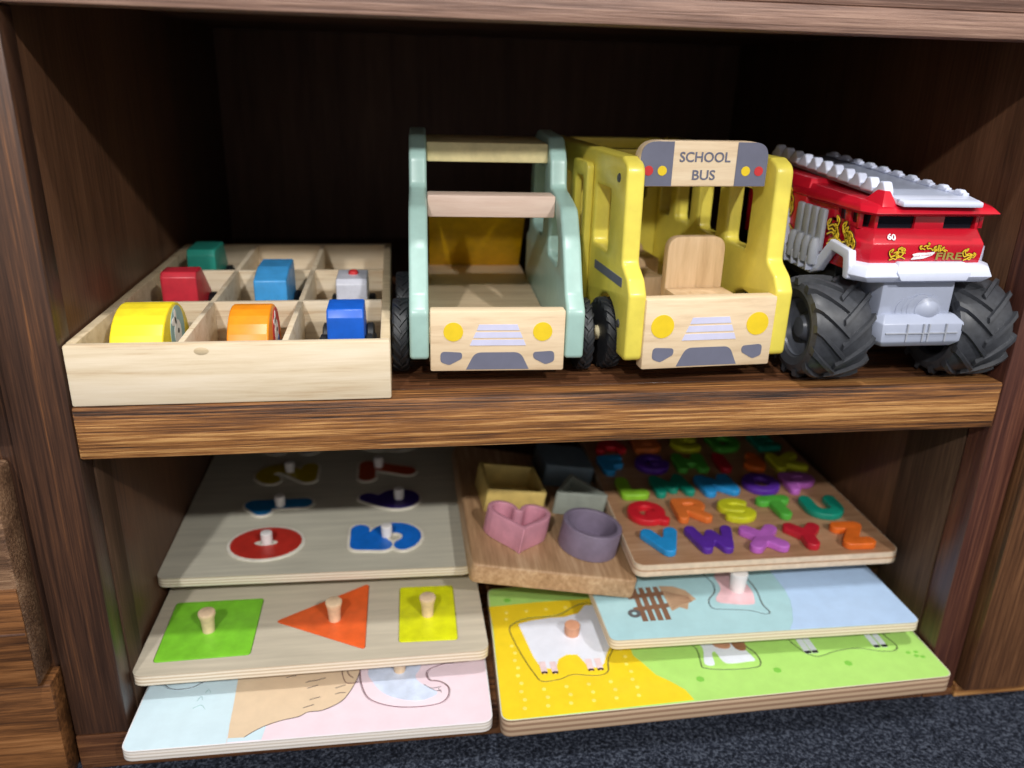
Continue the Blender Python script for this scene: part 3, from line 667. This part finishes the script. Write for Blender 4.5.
# prints on the nose
def nose_m(x, z): return Matrix.Translation((x, 0.0028-(z-.118)*.10-.0019, z)) @ Matrix.Rotation(R(4), 4, 'X') @ XZ
def strokes(name, paths, w, mat, parent, mtx, thick=.0003):
    b_ = bmesh.new()
    for p in paths: ribbon_bm(smooth_path(p, False, 4), w, 0, False, b_, thick)
    o_ = bmobj(name, b_, mat, parent); o_.data.transform(mtx); return o_
rnd = random.Random(11)
def flames(cx, cz, w, h, n):
    ps = []
    for k in range(n):
        x = cx+rnd.uniform(-w, w)/2; z = cz+rnd.uniform(-h, h)/2; s = rnd.uniform(.6, 1)*h*.55; d = rnd.choice((-1, 1))
        ps.append([(x-d*s*1.2, z-s*.5), (x-d*s*.2, z-s*.1), (x+d*s*.5, z-s*.3), (x+d*s*.9, z+s*.5), (x+d*s*.3, z+s*.9), (x+d*s*.55, z+s*.35)])
    return ps
nm = Matrix.Translation((0, .0026, .1135)) @ Matrix.Rotation(R(5), 4, 'X') @ XZ
f1 = flames(-.026, .004, .012, .010, 7)+flames(.004, .0095, .022, .007, 8)+flames(.040, .005, .006, .010, 4)
strokes('flame_shadow_print', f1, .0017, 'flamedark', mt, Matrix.Translation((0, -.0009, 0)) @ nm)
strokes('flame_print', f1, .0008, 'flame', mt, Matrix.Translation((0, -.0013, 0)) @ nm)
me = text_mesh('FIRE', .024, .0062, .0003, .02); me.transform(Matrix.Translation((.0205, -.0014, .0030)) @ nm); link('lettering', me, 'khaki', mt)
lg = plate('badge', [rpoly([(-.018, .0000), (-.006, .0012), (.001, .0038), (.004, .0070), (-.004, .0062), (-.012, .0060), (-.0175, .0048), (-.015, .0028)], .0008)], .0003, 'white_print', mt); lg.data.transform(Matrix.Translation((.003, -.0016, 0)) @ nm)
me = text_mesh('HOT WHEELS', .015, .0024, .0003, .0, 0, R(14)); me.transform(Matrix.Translation((-.0042, -.0020, .0036)) @ nm); link('lettering', me, 'signred', lg)
n2m = Matrix.Translation((-.034, .0042, .1322)) @ Matrix.Rotation(R(-34), 4, 'X') @ XZ
me = text_mesh('60', .0075, .0062, .0003, .03, 0, R(-8)); me.transform(Matrix.Translation((0, -.0005, 0)) @ n2m); link('lettering', me, 'white_print', mt)
for sx in (-1,):
    sm = Matrix.Translation((-.0600, 0, 0)) @ YZ
    f2 = flames(.034, .127, .036, .018, 14); f3 = flames(.150, .135, .03, .03, 9)
    a = strokes('side_flame_shadow_print', f2+f3, .0028, 'flamedark', mt, Matrix.Translation((-.0016, 0, 0)) @ sm, .0009)
    a = strokes('side_flame_print', f2+f3, .0013, 'flame', mt, Matrix.Translation((-.0020, 0, 0)) @ sm, .0012)
box('ladder_mount', (-.030, .04, .1600), (.016, .20, .1630), 'fire_red', mt, .001)

# ------------------------------------------------------------------ puzzle boards
def gmtx(x, y, z): return Matrix.Translation((x, y, z))
def board(name, label, cat, corners, zt, thick, mat, top=None, holes=(), rad=.012, layer=.0028, gapline=False, faces=()):
    """flat board; corners = world xy of its four corners, zt = height of its top face. Local origin at board bottom, front left corner"""
    x0, y0 = corners[0]
    t = thing(name, label, cat, (x0, y0, zt-thick))
    loc = [(x-x0, y-y0) for x, y in corners]
    rim = rpoly(loc, rad, 8)
    plate('base_layer', [rim], thick-layer, mat, t, bev=.0008)
    hs = [[(x-x0, y-y0) for x, y in h] for h in holes]
    tl = plate('top_layer', [rim]+hs, layer-.00015, mat, t, at=(0, 0, thick-layer+.0001), bev=.0)
    return t, (x0, y0)
def prt(name, t, o, splines, mat, z, thick=.0003):
    x0, y0 = o
    return plate(name, [[(x-x0, y-y0) for x, y in s] for s in splines], thick, mat, t, at=(0, 0, z))
def lines(name, t, o, paths, w, mat, z, closed=False):
    b_ = bmesh.new()
    for p in paths:
        q = [(x-o[0], y-o[1]) for x, y in p]
        ribbon_bm(smooth_path(q, closed, 4), w, z, closed, b_)
    return bmobj(name, b_, mat, t)
def knob(parent, x, y, z, mat='knob', rt_=.0088, rb_=.0062, h=.024):
    k = lathe('knob', [(0, 0), (rb_*1.0, 0), (rb_*1.02, h*.15), (rb_*1.1, h*.55), (rt_*.96, h*.82), (rt_, h*.9), (rt_*.94, h*.96), (rt_*.75, h*.995), (0, h)], mat, parent, 26)
    k.location = (x, y, z); return k

STACK0 = set(bpy.data.objects)
# --- lowest board on the left: pink, blue and sand coloured picture
Z0 = -.3275
pig_o = smooth_path([(.206, .075), (.206, .052), (.212, .030), (.222, .019), (.240, .011), (.262, .008), (.283, .010), (.293, .018), (.295, .032), (.287, .042), (.276, .046), (.275, .058), (.290, .066), (.304, .070), (.300, .10), (.25, .115), (.215, .10)], True, 4)
lp_o = smooth_path([(.012, .074), (.015, .064), (.025, .058), (.041, .059), (.054, .067), (.073, .073), (.070, .10), (.03, .105)], True, 4)
b0c = [(-.005, -.018), (.334, -.019), (.3385, .19), (.001, .19)]
b0, o0 = board('picture_puzzle_board', 'pink and pale blue picture puzzle board, lowest on the left', 'puzzle board', b0c, Z0, .0117, 'plywhite', holes=[shrink(pig_o, -.0007), shrink(lp_o, -.0007)])
zz = .0117
bound = [(.086, .20), (.084, .07), (.086, .032), (.087, .004), (.0885, -.012)]
tan_edge = [(.103, -.0125), (.111, -.006), (.121, .000), (.135, .005), (.150, .008), (.158, .013), (.172, .014), (.188, .023), (.195, .033), (.202, .050), (.2048, .062), (.2048, .19)]
ins = shrink(rpoly(b0c, .012, 8), .0012)
def clip_poly(poly, f):
    """keep the part of poly where f(p) >= 0 for a straight-edge test f = (a, b, c)"""
    a, b_, c = f; out = []
    for i in range(len(poly)):
        p, q = poly[i], poly[(i+1) % len(poly)]
        dp = a*p[0]+b_*p[1]+c; dq = a*q[0]+b_*q[1]+c
        if dp >= 0: out.append(p)
        if (dp >= 0) != (dq >= 0):
            t = dp/(dp-dq); out.append((p[0]+(q[0]-p[0])*t, p[1]+(q[1]-p[1])*t))
    return out
left_half = clip_poly(ins, (-1, 0, .0875)); right_half = clip_poly(ins, (1, 0, -.0885))
prt('blue_print', b0, o0, [left_half, shrink(lp_o, -.0008)], 'ice_blue', zz)
prt('pink_print', b0, o0, [right_half, shrink(pig_o, -.0008)], 'pale_pink', zz)
prt('sand_print', b0, o0, [[(.0845, .188)]+[(x, y) for x, y in bound[1:]]+tan_edge[:-1]+[(.2048, .188)]], 'sand', zz+.0003)
prt('blue_corner_print', b0, o0, [[(.0885, -.0168), (.0885, -.012), (.103, -.0125), (.111, -.006), (.121, .000), (.119, -.0168)]], 'ice_blue', zz+.0004)
lines('edge_line_print', b0, o0, [tan_edge[:-1]], .0006, 'line', zz+.0006)
hl = []
for k in range(22):
    x = rnd.uniform(.095, .19); y = rnd.uniform(.012, .10)
    if y < .01+max(0, (x-.14))*.4: continue
    hl.append([(x, y), (x+.004, y+.0014), (x+.010, y+.002+rnd.uniform(-.001, .003))])
lines('hatch_print', b0, o0, hl, .0006, 'line', zz+.0006)
lines('tail_print', b0, o0, [[(.187, .072), (.188, .062), (.192, .050), (.200, .048), (.2045, .050)], [(.192, .072), (.194, .062), (.199, .056)]], .0007, 'maroonline', zz+.0007)
lines('bird_print', b0, o0, [[(.050, .040), (.053, .046), (.055, .041)], [(.056, .050), (.058, .055), (.061, .050)], [(.048, .030), (.055, .034), (.060, .028)]], .0004, 'pale_teal', zz+.0004)
def piece(name, label, outline, z0, thick, mat, group=None, cat='puzzle piece', k=None, rim='knob'):
    cx = sum(p[0] for p in outline)/len(outline); cy_ = sum(p[1] for p in outline)/len(outline)
    t = thing(name, label, cat, (cx, cy_, z0), 0, group)
    plate('face', [[(x-cx, y-cy_) for x, y in outline]], thick, mat, t, bev=.0003)
    if k: knob(t, k[0]-cx, k[1]-cy_, thick, *k[2:])
    return t, (cx, cy_)
pz = Z0-.0028+.0001
t, o = piece('puzzle_piece', 'pink pig shaped puzzle piece lying in the pink and blue board', pig_o, pz, .0029, 'pale_pink', k=(.246, .0625, 'knob', .0108, .0058, .0205))
prt('body_print', t, o, [smooth_path([(.214, .066), (.219, .048), (.228, .033), (.242, .023), (.262, .017), (.276, .020), (.283, .027), (.268, .040), (.262, .052), (.268, .068), (.262, .095), (.230, .10)], True, 4)], 'pig_blue', .0029)
lines('outline_print', t, o, [shrink(pig_o, .0008)], .0008, 'maroonline', .0029, True)
lines('trotter_print', t, o, [[(.270, .039), (.277, .033), (.287, .034)], [(.273, .036), (.281, .029), (.287, .029)], [(.284, .032), (.287, .026)]], .0005, 'line', .0030)
t, o = piece('puzzle_piece', 'pale blue outlined puzzle piece in the left end of the pink and blue board', lp_o, pz, .0029, 'ice_blue')
lines('outline_print', t, o, [shrink(lp_o, .0008)], .0007, 'line', .0029, True)

# --- shape board
ZA = -.293; TA = .0118
Ac = [(-.0075, .040), (.3365, .042), (.335, .215), (-.004, .215)]
sq = rpoly([(.0085, .059), (.0995, .061), (.0998, .153), (.0085, .154)], .004)
tri = rpoly([(.118, .111), (.212, .057), (.213, .169)], .003)
yl = rpoly([(.246, .064), (.306, .062), (.307, .156), (.248, .158)], .004)
A, oA = board('shape_puzzle_board', 'plain wooden shape puzzle board with three coloured shapes, second from the bottom on the left', 'puzzle board', Ac, ZA, TA, 'plyedge', holes=[shrink(h, -.0007) for h in (sq, tri, yl)])
zp = ZA-.0028+.0001
piece('shape_piece', 'green square puzzle piece with a wooden knob', sq, zp, .0031, 'green_paint', group='shape pieces in the shape board', k=(.052, .103))
piece('shape_piece', 'orange triangle puzzle piece with a wooden knob', tri, zp, .0031, 'orange_paint', group='shape pieces in the shape board', k=(.179, .108))
piece('shape_piece', 'lemon yellow rectangle puzzle piece with a wooden knob', yl, zp, .0031, 'lemon_paint', group='shape pieces in the shape board', k=(.277, .106))

# --- number board
ZB = -.260; TB = .0110
Bc = [(-.0095, .152), (.3275, .143), (.341, .60), (-.007, .60)]
Bd, oB = board('number_puzzle_board', 'pale plywood number puzzle board with knobbed digits, topmost on the left', 'puzzle board', Bc, ZB, TB, 'plyedge2', rad=.012)
names = {'0': 'zero', '1': 'one', '2': 'two', '3': 'three', '5': 'five', '6': 'six', '7': 'seven', '8': 'eight'}
def digit(ch, cx, cy_, w, h, mat, label, kx, ky):
    t = thing('number_piece', label, 'number puzzle piece', (cx, cy_, ZB+.0001), 0, 'number pieces on the number board')
    rg_ = glyph(ch, h-.008, w-.008, .0108 if ch != '0' else .0132)
    me = curve_mesh(glyph(ch, h-.008, w-.008, .0108 if ch != '0' else .0132, .0038), .0016, .0003); me.transform(Matrix.Rotation(R(90), 4, 'Z')); link('cream_rim', me, 'cream', t)
    me = curve_mesh(rg_, .0004); me.transform(Matrix.Translation((0, 0, .0016)) @ Matrix.Rotation(R(90), 4, 'Z')); link('colour_print', me, mat, t)
    knob(t, kx-cx, ky-cy_, .0020, 'knobwhite', .0066, .0060, .014)
digit('0', .097, .211, .088, .074, 'red_print', 'red number 0 puzzle piece with a white knob', .098, .211)
digit('5', .233, .211, .090, .070, 'blue_print', 'blue number 5 puzzle piece with a white knob', .234, .213)
digit('1', .100, .297, .090, .052, 'sea_print', 'sea blue number 1 puzzle piece with a white knob', .102, .297)
digit('6', .237, .301, .084, .060, 'violet_print', 'dark violet number 6 puzzle piece with a white knob', .249, .302)
digit('2', .100, .383, .088, .064, 'olive_print', 'olive yellow number 2 puzzle piece with a white knob', .103, .390)
digit('7', .234, .383, .084, .066, 'rust_print', 'rust orange number 7 puzzle piece with a white knob', .222, .394)
digit('3', .100, .470, .088, .062, 'grey_print', 'pale number 3 puzzle piece at the back of the number board, left', .100, .472)
digit('8', .236, .470, .088, .062, 'grey_print', 'pale number 8 puzzle piece at the back of the number board, right', .236, .472)

STACK1 = set(bpy.data.objects)
# --- farm board
ZD = -.325; TD_ = .0200
Dc = [(.3415, -.022), (.8210, -.0115), (.823, .20), (.351, .19)]
sheep_o = smooth_path([(.372, .121), (.390, .130), (.425, .132), (.448, .146), (.468, .150), (.482, .120), (.480, .080), (.465, .052), (.460, .034), (.447, .029), (.423, .033), (.408, .028), (.389, .027), (.382, .042), (.376, .062), (.370, .089), (.367, .111)], True, 4)
dog_o = smooth_path([(.556, .076), (.564, .058), (.561, .036), (.562, .028), (.585, .023), (.617, .023), (.626, .031), (.626, .046), (.620, .062), (.625, .090), (.600, .110), (.566, .10)], True, 4)
goat_o = smooth_path([(.672, .072), (.678, .044), (.688, .033), (.698, .033), (.715, .038), (.742, .040), (.764, .033), (.780, .032), (.788, .040), (.785, .056), (.778, .09), (.73, .12), (.69, .10)], True, 4)
hs = [shrink(q, -.0006) for q in (sheep_o, dog_o, goat_o)]
Fd, oD = board('farm_puzzle_board', 'thick farm picture puzzle board in green and yellow, lowest on the right', 'puzzle board', Dc, ZD, TD_, 'plybrown', holes=hs, rad=.011)
yb = [(.349, .1545), (.408, .158), (.472, .158), (.492, .140), (.4935, .100), (.493, .055), (.500, .042), (.508, .024), (.520, .013), (.531, .000), (.5355, -.0145)]
insD = shrink(rpoly(Dc, .011, 8), .0012)
front = [p for p in insD if p[1] < .02 and p[0] < .40]
prt('green_print', Fd, oD, [insD]+hs, 'field_green', TD_)
ycorner = sorted([p for p in insD if p[0] < .40 and p[1] < .10], key=lambda p: (-p[0]))
ypoly = yb[:]+[(.5355, -.0148)]+[p for p in ycorner if p[0] < .39]+[(.3498, .12)]
prt('yellow_field_print', Fd, oD, [ypoly, hs[0]], 'field_yellow', TD_+.0003)
bmd = bmesh.new()
for ci in range(8):
    for ri in range(14):
        x = .366+.0232*ci+.0018*(ri % 2); y = -.008+.0115*ri+.001*ci
        if x > .50 and y > .012: continue
        if x > .490 or y > .148: continue
        def inside(px, py, pg):
            c_ = False
            for i in range(len(pg)):
                x1, y1 = pg[i-1]; x2, y2 = pg[i]
                if (y1 > py) != (y2 > py) and px < (x2-x1)*(py-y1)/(y2-y1)+x1: c_ = not c_
            return c_
        if inside(x, y, shrink(sheep_o, -.004)): continue
        lathe_bm([(.0022, 0), (.0022, .0003), (0, .0003)], 8, 'z', (x-oD[0], y-oD[1], TD_+.0006), bmd)
bmobj('dot_print', bmd, 'dot_yellow', Fd)
tf = []
for (x, y) in ((.552, .013), (.638, .017), (.719, .019), (.523, .070), (.372, .165)):
    tf.append(circ(x, y, .0045, .0042, 6, .3))
for (x, y) in ((.794, .028), (.803, .028), (.800, .022), (.806, .020)): tf.append(circ(x, y, .0030, .0022, 6))
for s in tf: pass
bt = bmesh.new()
for s in tf:
    me = curve_mesh([[(x-oD[0], y-oD[1]) for x, y in s]], .0003); me.transform(Matrix.Translation((0, 0, TD_+.0003))); bt.from_mesh(me); bpy.data.meshes.remove(me)
bmobj('grass_tuft_print', bt, 'deep_green', Fd)
zpD = ZD-.0028+.0001
t, o = piece('puzzle_piece', 'white woolly sheep puzzle piece with a tan knob on the yellow field', sheep_o, zpD, .0030, 'field_yellow', k=(.435, .098, 'knobpink', .0086, .0080, .013))
wool = [(.379, .120), (.392, .124), (.416, .127), (.432, .127), (.450, .132), (.461, .146), (.470, .145), (.477, .125), (.4775, .100), (.476, .081), (.464, .060), (.458, .046), (.450, .042), (.442, .044), (.434, .064), (.422, .065), (.412, .059), (.407, .046), (.398, .046), (.392, .048), (.387, .065), (.3825, .096)]
w2 = []
for i in range(len(wool)):
    p, q = Vector(wool[i]), Vector(wool[(i+1) % len(wool)]); L = (q-p).length; nseg = max(1, round(L/.0045)); nn = Vector((-(q-p).y, (q-p).x)).normalized()
    for k in range(nseg):
        w2.append(tuple(p+(q-p)*k/nseg)); w2.append(tuple(p+(q-p)*(k+.5)/nseg+nn*.0010))
prt('wool_print', t, o, [w2], 'wool', .0030)
for (x, y) in ((.394, .044), (.405, .043), (.443, .043), (.453, .043)):
    l_ = prt('leg_print', t, o, [rpoly([(x-.0035, y+.012), (x-.003, y-.006), (x+.003, y-.006), (x+.0035, y+.012)], .001)], 'legpink', .0033)
    prt('hoof_print', l_, o, [rpoly([(x-.0032, y-.004), (x-.003, y-.007), (x, y-.0055), (x+.003, y-.007), (x+.0032, y-.004), (x, y-.003)], .0006)], 'hoof', .0036)
lines('outline_print', t, o, [shrink(sheep_o, .0006)], .0006, 'line', .0031, True)
t, o = piece('puzzle_piece', 'brown and white dog puzzle piece in the middle of the farm board', dog_o, zpD, .0030, 'field_green')
prt('dog_print', t, o, [smooth_path([(.567, .080), (.572, .060), (.566, .040), (.566, .033), (.575, .032), (.578, .048), (.583, .052), (.586, .036), (.594, .032), (.612, .033), (.621, .034), (.620, .042), (.617, .056), (.620, .085), (.600, .10)], True, 3)], 'wool', .0030)
prt('patch_print', t, o, [smooth_path([(.585, .062), (.596, .055), (.604, .060), (.604, .080), (.590, .085)], True, 4)], 'knobpink', .0033)
prt('patch_print', t, o, [smooth_path([(.606, .058), (.613, .050), (.620, .056), (.620, .085), (.606, .085)], True, 4)], 'dogbrown', .0033)
lines('outline_print', t, o, [shrink(dog_o, .0006)], .0006, 'line', .0031, True)
t, o = piece('puzzle_piece', 'white legged goat puzzle piece at the right of the farm board', goat_o, zpD, .0030, 'field_green')
for x, y in ((.684, .042), (.692, .042), (.765, .043), (.774, .043)):
    l_ = prt('leg_print', t, o, [rpoly([(x-.0038, y+.04), (x-.0035, y-.004), (x+.0035, y-.004), (x+.0038, y+.04)], .001)], 'wool', .0030)
    prt('hoof_print', l_, o, [rrect(x-.0034, y-.004, x+.0034, y, .001)], 'ink', .0034)
prt('belly_print', t, o, [smooth_path([(.682, .070), (.70, .064), (.74, .062), (.775, .068), (.77, .09), (.73, .11), (.70, .095)], True, 4)], 'wool', .0030)

lines('outline_print', t, o, [shrink(goat_o, .0006)], .0006, 'line', .0031, True)

# --- hay cart board
ZE = -.290; TE = .0112
Ec = [(.4615, .0385), (.8055, .033), (.8045, .20), (.460, .20)]
pigE = smooth_path([(.602, .150), (.604, .125), (.600, .109), (.590, .098), (.586, .088), (.588, .079), (.602, .076), (.625, .072), (.641, .064), (.648, .068), (.646, .082), (.650, .108), (.648, .135), (.64, .155)], True, 4)
hE = [shrink(pigE, -.0006)]
Eb, oE = board('farm_puzzle_board', 'pale blue picture puzzle board with a brown hay cart, above the farm board', 'puzzle board', Ec, ZE, TE, 'plyedge', holes=hE, rad=.010)
insE = shrink(rpoly(Ec, .010, 8), .0008)
prt('teal_print', Eb, oE, [insE]+hE, 'teal_sky', TE)
bb_ = [(.656, .0365), (.666, .050), (.674, .068), (.680, .085), (.683, .105), (.682, .19)]
right = [p for p in insE if p[0] > .70]
ang = sorted(right, key=lambda p: math.atan2(p[1]-.11, p[0]-.70))
prt('blue_print', Eb, oE, [bb_[::-1]+ang], 'blue_sky', TE+.0003)
for k in range(4):      # slatted side of the cart
    x = .507+.0085*k
    pp = [(x, .125), (x+.0055, .125), (x+.0030, .066), (x-.003, .066)]
    prt('slat_print', Eb, oE, [pp], 'cartbrown', TE+.0004)
prt('slat_print', Eb, oE, [[(.500, .112), (.542, .116), (.541, .109), (.499, .105)]], 'cartbrown', TE+.0006)
prt('slat_print', Eb, oE, [[(.500, .090), (.541, .094), (.540, .087), (.499, .083)]], 'cartbrown', TE+.0006)
prt('hay_print', Eb, oE, [[(.540, .126), (.556, .124), (.568, .115), (.5745, .098), (.564, .092), (.559, .081), (.551, .086), (.541, .080)]], 'hay', TE+.0004)
lines('straw_print', Eb, oE, [[(.543, .10+.005*k), (.553, .10+.003*k), (.568, .098+.0015*k)] for k in range(-3, 4)], .0006, 'cartbrown', TE+.0007)
prt('wheel_print', Eb, oE, [circ(.4985, .080, .0070), circ(.4985, .080, .0028)], 'wheelgrey', TE+.0007)
zpE = ZE-.0028+.0001
t, o = piece('puzzle_piece', 'pink pig puzzle piece with a pale knob on the hay cart board', pigE, zpE, .0030, 'teal_sky', k=(.628, .111, 'knobwhite', .0100, .0085, .0245))
prt('pig_print', t, o, [smooth_path([(.612, .140), (.610, .115), (.598, .098), (.598, .090), (.610, .086), (.624, .083), (.636, .083), (.640, .090), (.644, .108), (.640, .135), (.625, .148)], True, 4)], 'pig_pink', .0030)
lines('outline_print', t, o, [shrink(pigE, .0007)], .0007, 'line', .0030, True)

# --- letter board
ZL = -.245; TL = .0150
Lc = [(.503, .103), (.8150, .101), (.819, .450), (.515, .450)]
Lt, oL = board('alphabet_puzzle_board', 'double layered wooden alphabet puzzle board, topmost on the right', 'puzzle board', Lc, ZL, TL, 'plyplain', rad=.014, layer=.0072)
prt('brown_face', Lt, oL, [shrink(rpoly(Lc, .014, 8), .001)], 'letterwood', TL)
prt('middle_layer', Lt, oL, [shrink(rpoly(Lc, .014, 8), -.0004)], 'letterwood', .0071, .0013)
LT = dict(V=(.546, .140, 'blue', .044), W=(.604, .140, 'purple', .056), X=(.664, .136, 'lilac', .046), Y=(.717, .136, 'crimson', .044), Z=(.772, .133, 'orange', .038),
          Q=(.545, .204, 'red', .046), R=(.602, .206, 'tangerine', .042), S=(.658, .201, 'lime', .042), T=(.714, .203, 'green', .044), U=(.770, .198, 'teal', .048),
          L=(.545, .268, 'leaf', .036), M=(.597, .270, 'teal', .052), N=(.658, .266, 'blue', .048), O=(.718, .264, 'purple', .048), P=(.772, .262, 'lilac', .044),
          F=(.538, .335, 'blue', .036), G=(.592, .333, 'purple', .046), H=(.645, .331, 'green', .044), I=(.690, .328, 'crimson', .018), J=(.733, .326, 'orange', .030), K=(.782, .323, 'lime', .046),
          A=(.547, .398, 'red', .044), B=(.602, .396, 'tangerine', .040), C=(.660, .392, 'lime', .044), D=(.718, .390, 'green', .044), E=(.778, .388, 'teal', .036))
cname = dict(blue='sky blue', purple='purple', lilac='lilac', crimson='dark red', orange='orange', red='red', tangerine='orange', lime='yellow', green='green', teal='teal green', leaf='lime green')
for ch, (x, y, c_, w_) in LT.items():
    me = curve_mesh(glyph(ch, w_, .050, .0080 if ch not in 'ABEGMRWSQDOP' else .0067), .0085, .0016, 3)
    o = link('letter_piece', me, 'letter_'+c_); o.location = (x, y, ZL+.0004); o.rotation_euler = (0, 0, R(random.Random(ord(ch)).uniform(-5, 5)))
    tag(o, 'chunky %s letter %s lying in the wooden alphabet board' % (cname[c_], ch), 'letter', 'letters in the alphabet board')

# --- shape sorter block with silicone cups
Am = Vector((.3256, .1099, -.2350)); ex = Vector((.98553, -.02983, -.16684)).normalized(); nn = Vector((.16693, .00055, .98597)).normalized(); ey = nn.cross(ex)
GM = Matrix(((ex.x, ey.x, nn.x, Am.x), (ex.y, ey.y, nn.y, Am.y), (ex.z, ey.z, nn.z, Am.z), (0, 0, 0, 1)))
G = thing('sorting_block', 'thick light brown wooden block holding soft coloured shape cups', 'wooden block'); G.matrix_world = GM
plate('block', [rpoly([(0, 0), (.186, 0), (.186, .30), (-.008, .30)], .010, 6)], .0235, 'beech', G, at=(0, 0, -.0236), bev=.0025, res=3)
def cup(label, outline, inner, h, mat, x, y, rz=0, name='shape_cup'):
    m_ = GM @ Matrix.Translation((x, y, .0002)) @ Matrix.Rotation(rz, 4, 'Z')
    me1 = curve_mesh([outline, inner], h, .0012, 2); me2 = curve_mesh([inner], .004, 0); me2.transform(Matrix.Translation((0, 0, .001)))
    b_ = bmesh.new(); b_.from_mesh(me1); b_.from_mesh(me2); o = bmobj(name, b_, mat); o.matrix_world = m_
    tag(o, label, 'cup', 'soft shape cups on the sorting block'); return o
def heart(s, n=40):
    out = []
    for k in range(n):
        t = 2*PI*k/n; x = 16*math.sin(t)**3; y = 13*math.cos(t)-5*math.cos(2*t)-2*math.cos(3*t)-math.cos(4*t)
        out.append((x/32*s, (y+1)/32*s))
    return out
cup('dusty pink heart shaped silicone cup, front left on the block', inset(heart(.0765), .0012), inset(heart(.0765), .0068), .031, 'sil_pink', .0535, .062)
cup('mauve round silicone cup, front right on the block', circ(0, 0, .0345, n=48), circ(0, 0, .0285, n=48), .032, 'sil_mauve', .1385, .062)
q = rrect(-.037, -.036, .037, .036, .004)
cup('pale yellow square silicone cup behind the pink heart', q, rrect(-.0315, -.0305, .0315, .0305, .003), .031, 'sil_yellow', .054, .154, R(5))
tr = rpoly([(-.037, -.022), (.037, -.022), (0, .036)], .005)
cup('sage grey triangular silicone cup behind the round mauve one', tr, inset(tr, .0060), .030, 'sil_sage', .1395, .155, R(6))
m_ = GM @ Matrix.Translation((.137, .240, .0002)) @ Matrix.Rotation(R(4), 4, 'Z')
o = plate('shape_cup', [rrect(-.034, -.034, .034, .034, .005)], .031, 'sil_slate', None, bev=.0015); o.matrix_world = m_
tag(o, 'dark slate blue square silicone cup turned upside down at the back of the block', 'cup', 'soft shape cups on the sorting block')

# the boards and blocks are a touch smaller than drawn above and stand on the raised bottom shelf
bpy.context.view_layer.update()
for o in list(bpy.data.objects):
    if o not in STACK0 and o.parent is None:
        k_, t_ = (.968, (.0081, -.01964, .00795)) if o in STACK1 else (.958, (.01064, -.02578, .01043))
        o.matrix_world = Matrix.Translation(t_) @ Matrix.Scale(k_, 4) @ o.matrix_world
# ------------------------------------------------------------------ light
w = bpy.data.worlds.new('room'); scn.world = w; w.use_nodes = True
w.node_tree.nodes['Background'].inputs[0].default_value = (1, .965, .92, 1)
w.node_tree.nodes['Background'].inputs[1].default_value = .50
def lamp(name, loc, target, power, size, col):
    l = bpy.data.lights.new(name, 'AREA'); l.shape = 'DISK'; l.size = size; l.energy = power; l.color = col
    o = bpy.data.objects.new(name, l); COL.objects.link(o); o.location = loc
    o.rotation_euler = (Vector(target)-Vector(loc)).to_track_quat('-Z', 'Y').to_euler()
tg = Vector((.4, .1, -.1))
def dirloc(dx, dz, dist):
    v = Vector((dx, 1, dz)).normalized(); return tg-v*dist
lamp('ceiling_lamp_right', dirloc(-.42, -.78, 3.0), tg, 38, .09, (1, .98, .96))
lamp('ceiling_lamp_left', dirloc(.36, -.78, 3.0), tg, 38, .09, (1, .98, .96))
lamp('ceiling_lamp_overhead', Vector((.35, 0, -.1))-Vector((.03, 1, -3.1)).normalized()*2.6, (.35, 0, -.1), 34, .10, (1, .99, .97))

scn.view_settings.view_transform = 'Standard'; scn.view_settings.look = 'None'
scn.view_settings.exposure = 0; scn.view_settings.gamma = 1; scn.view_settings.use_curve_mapping = False
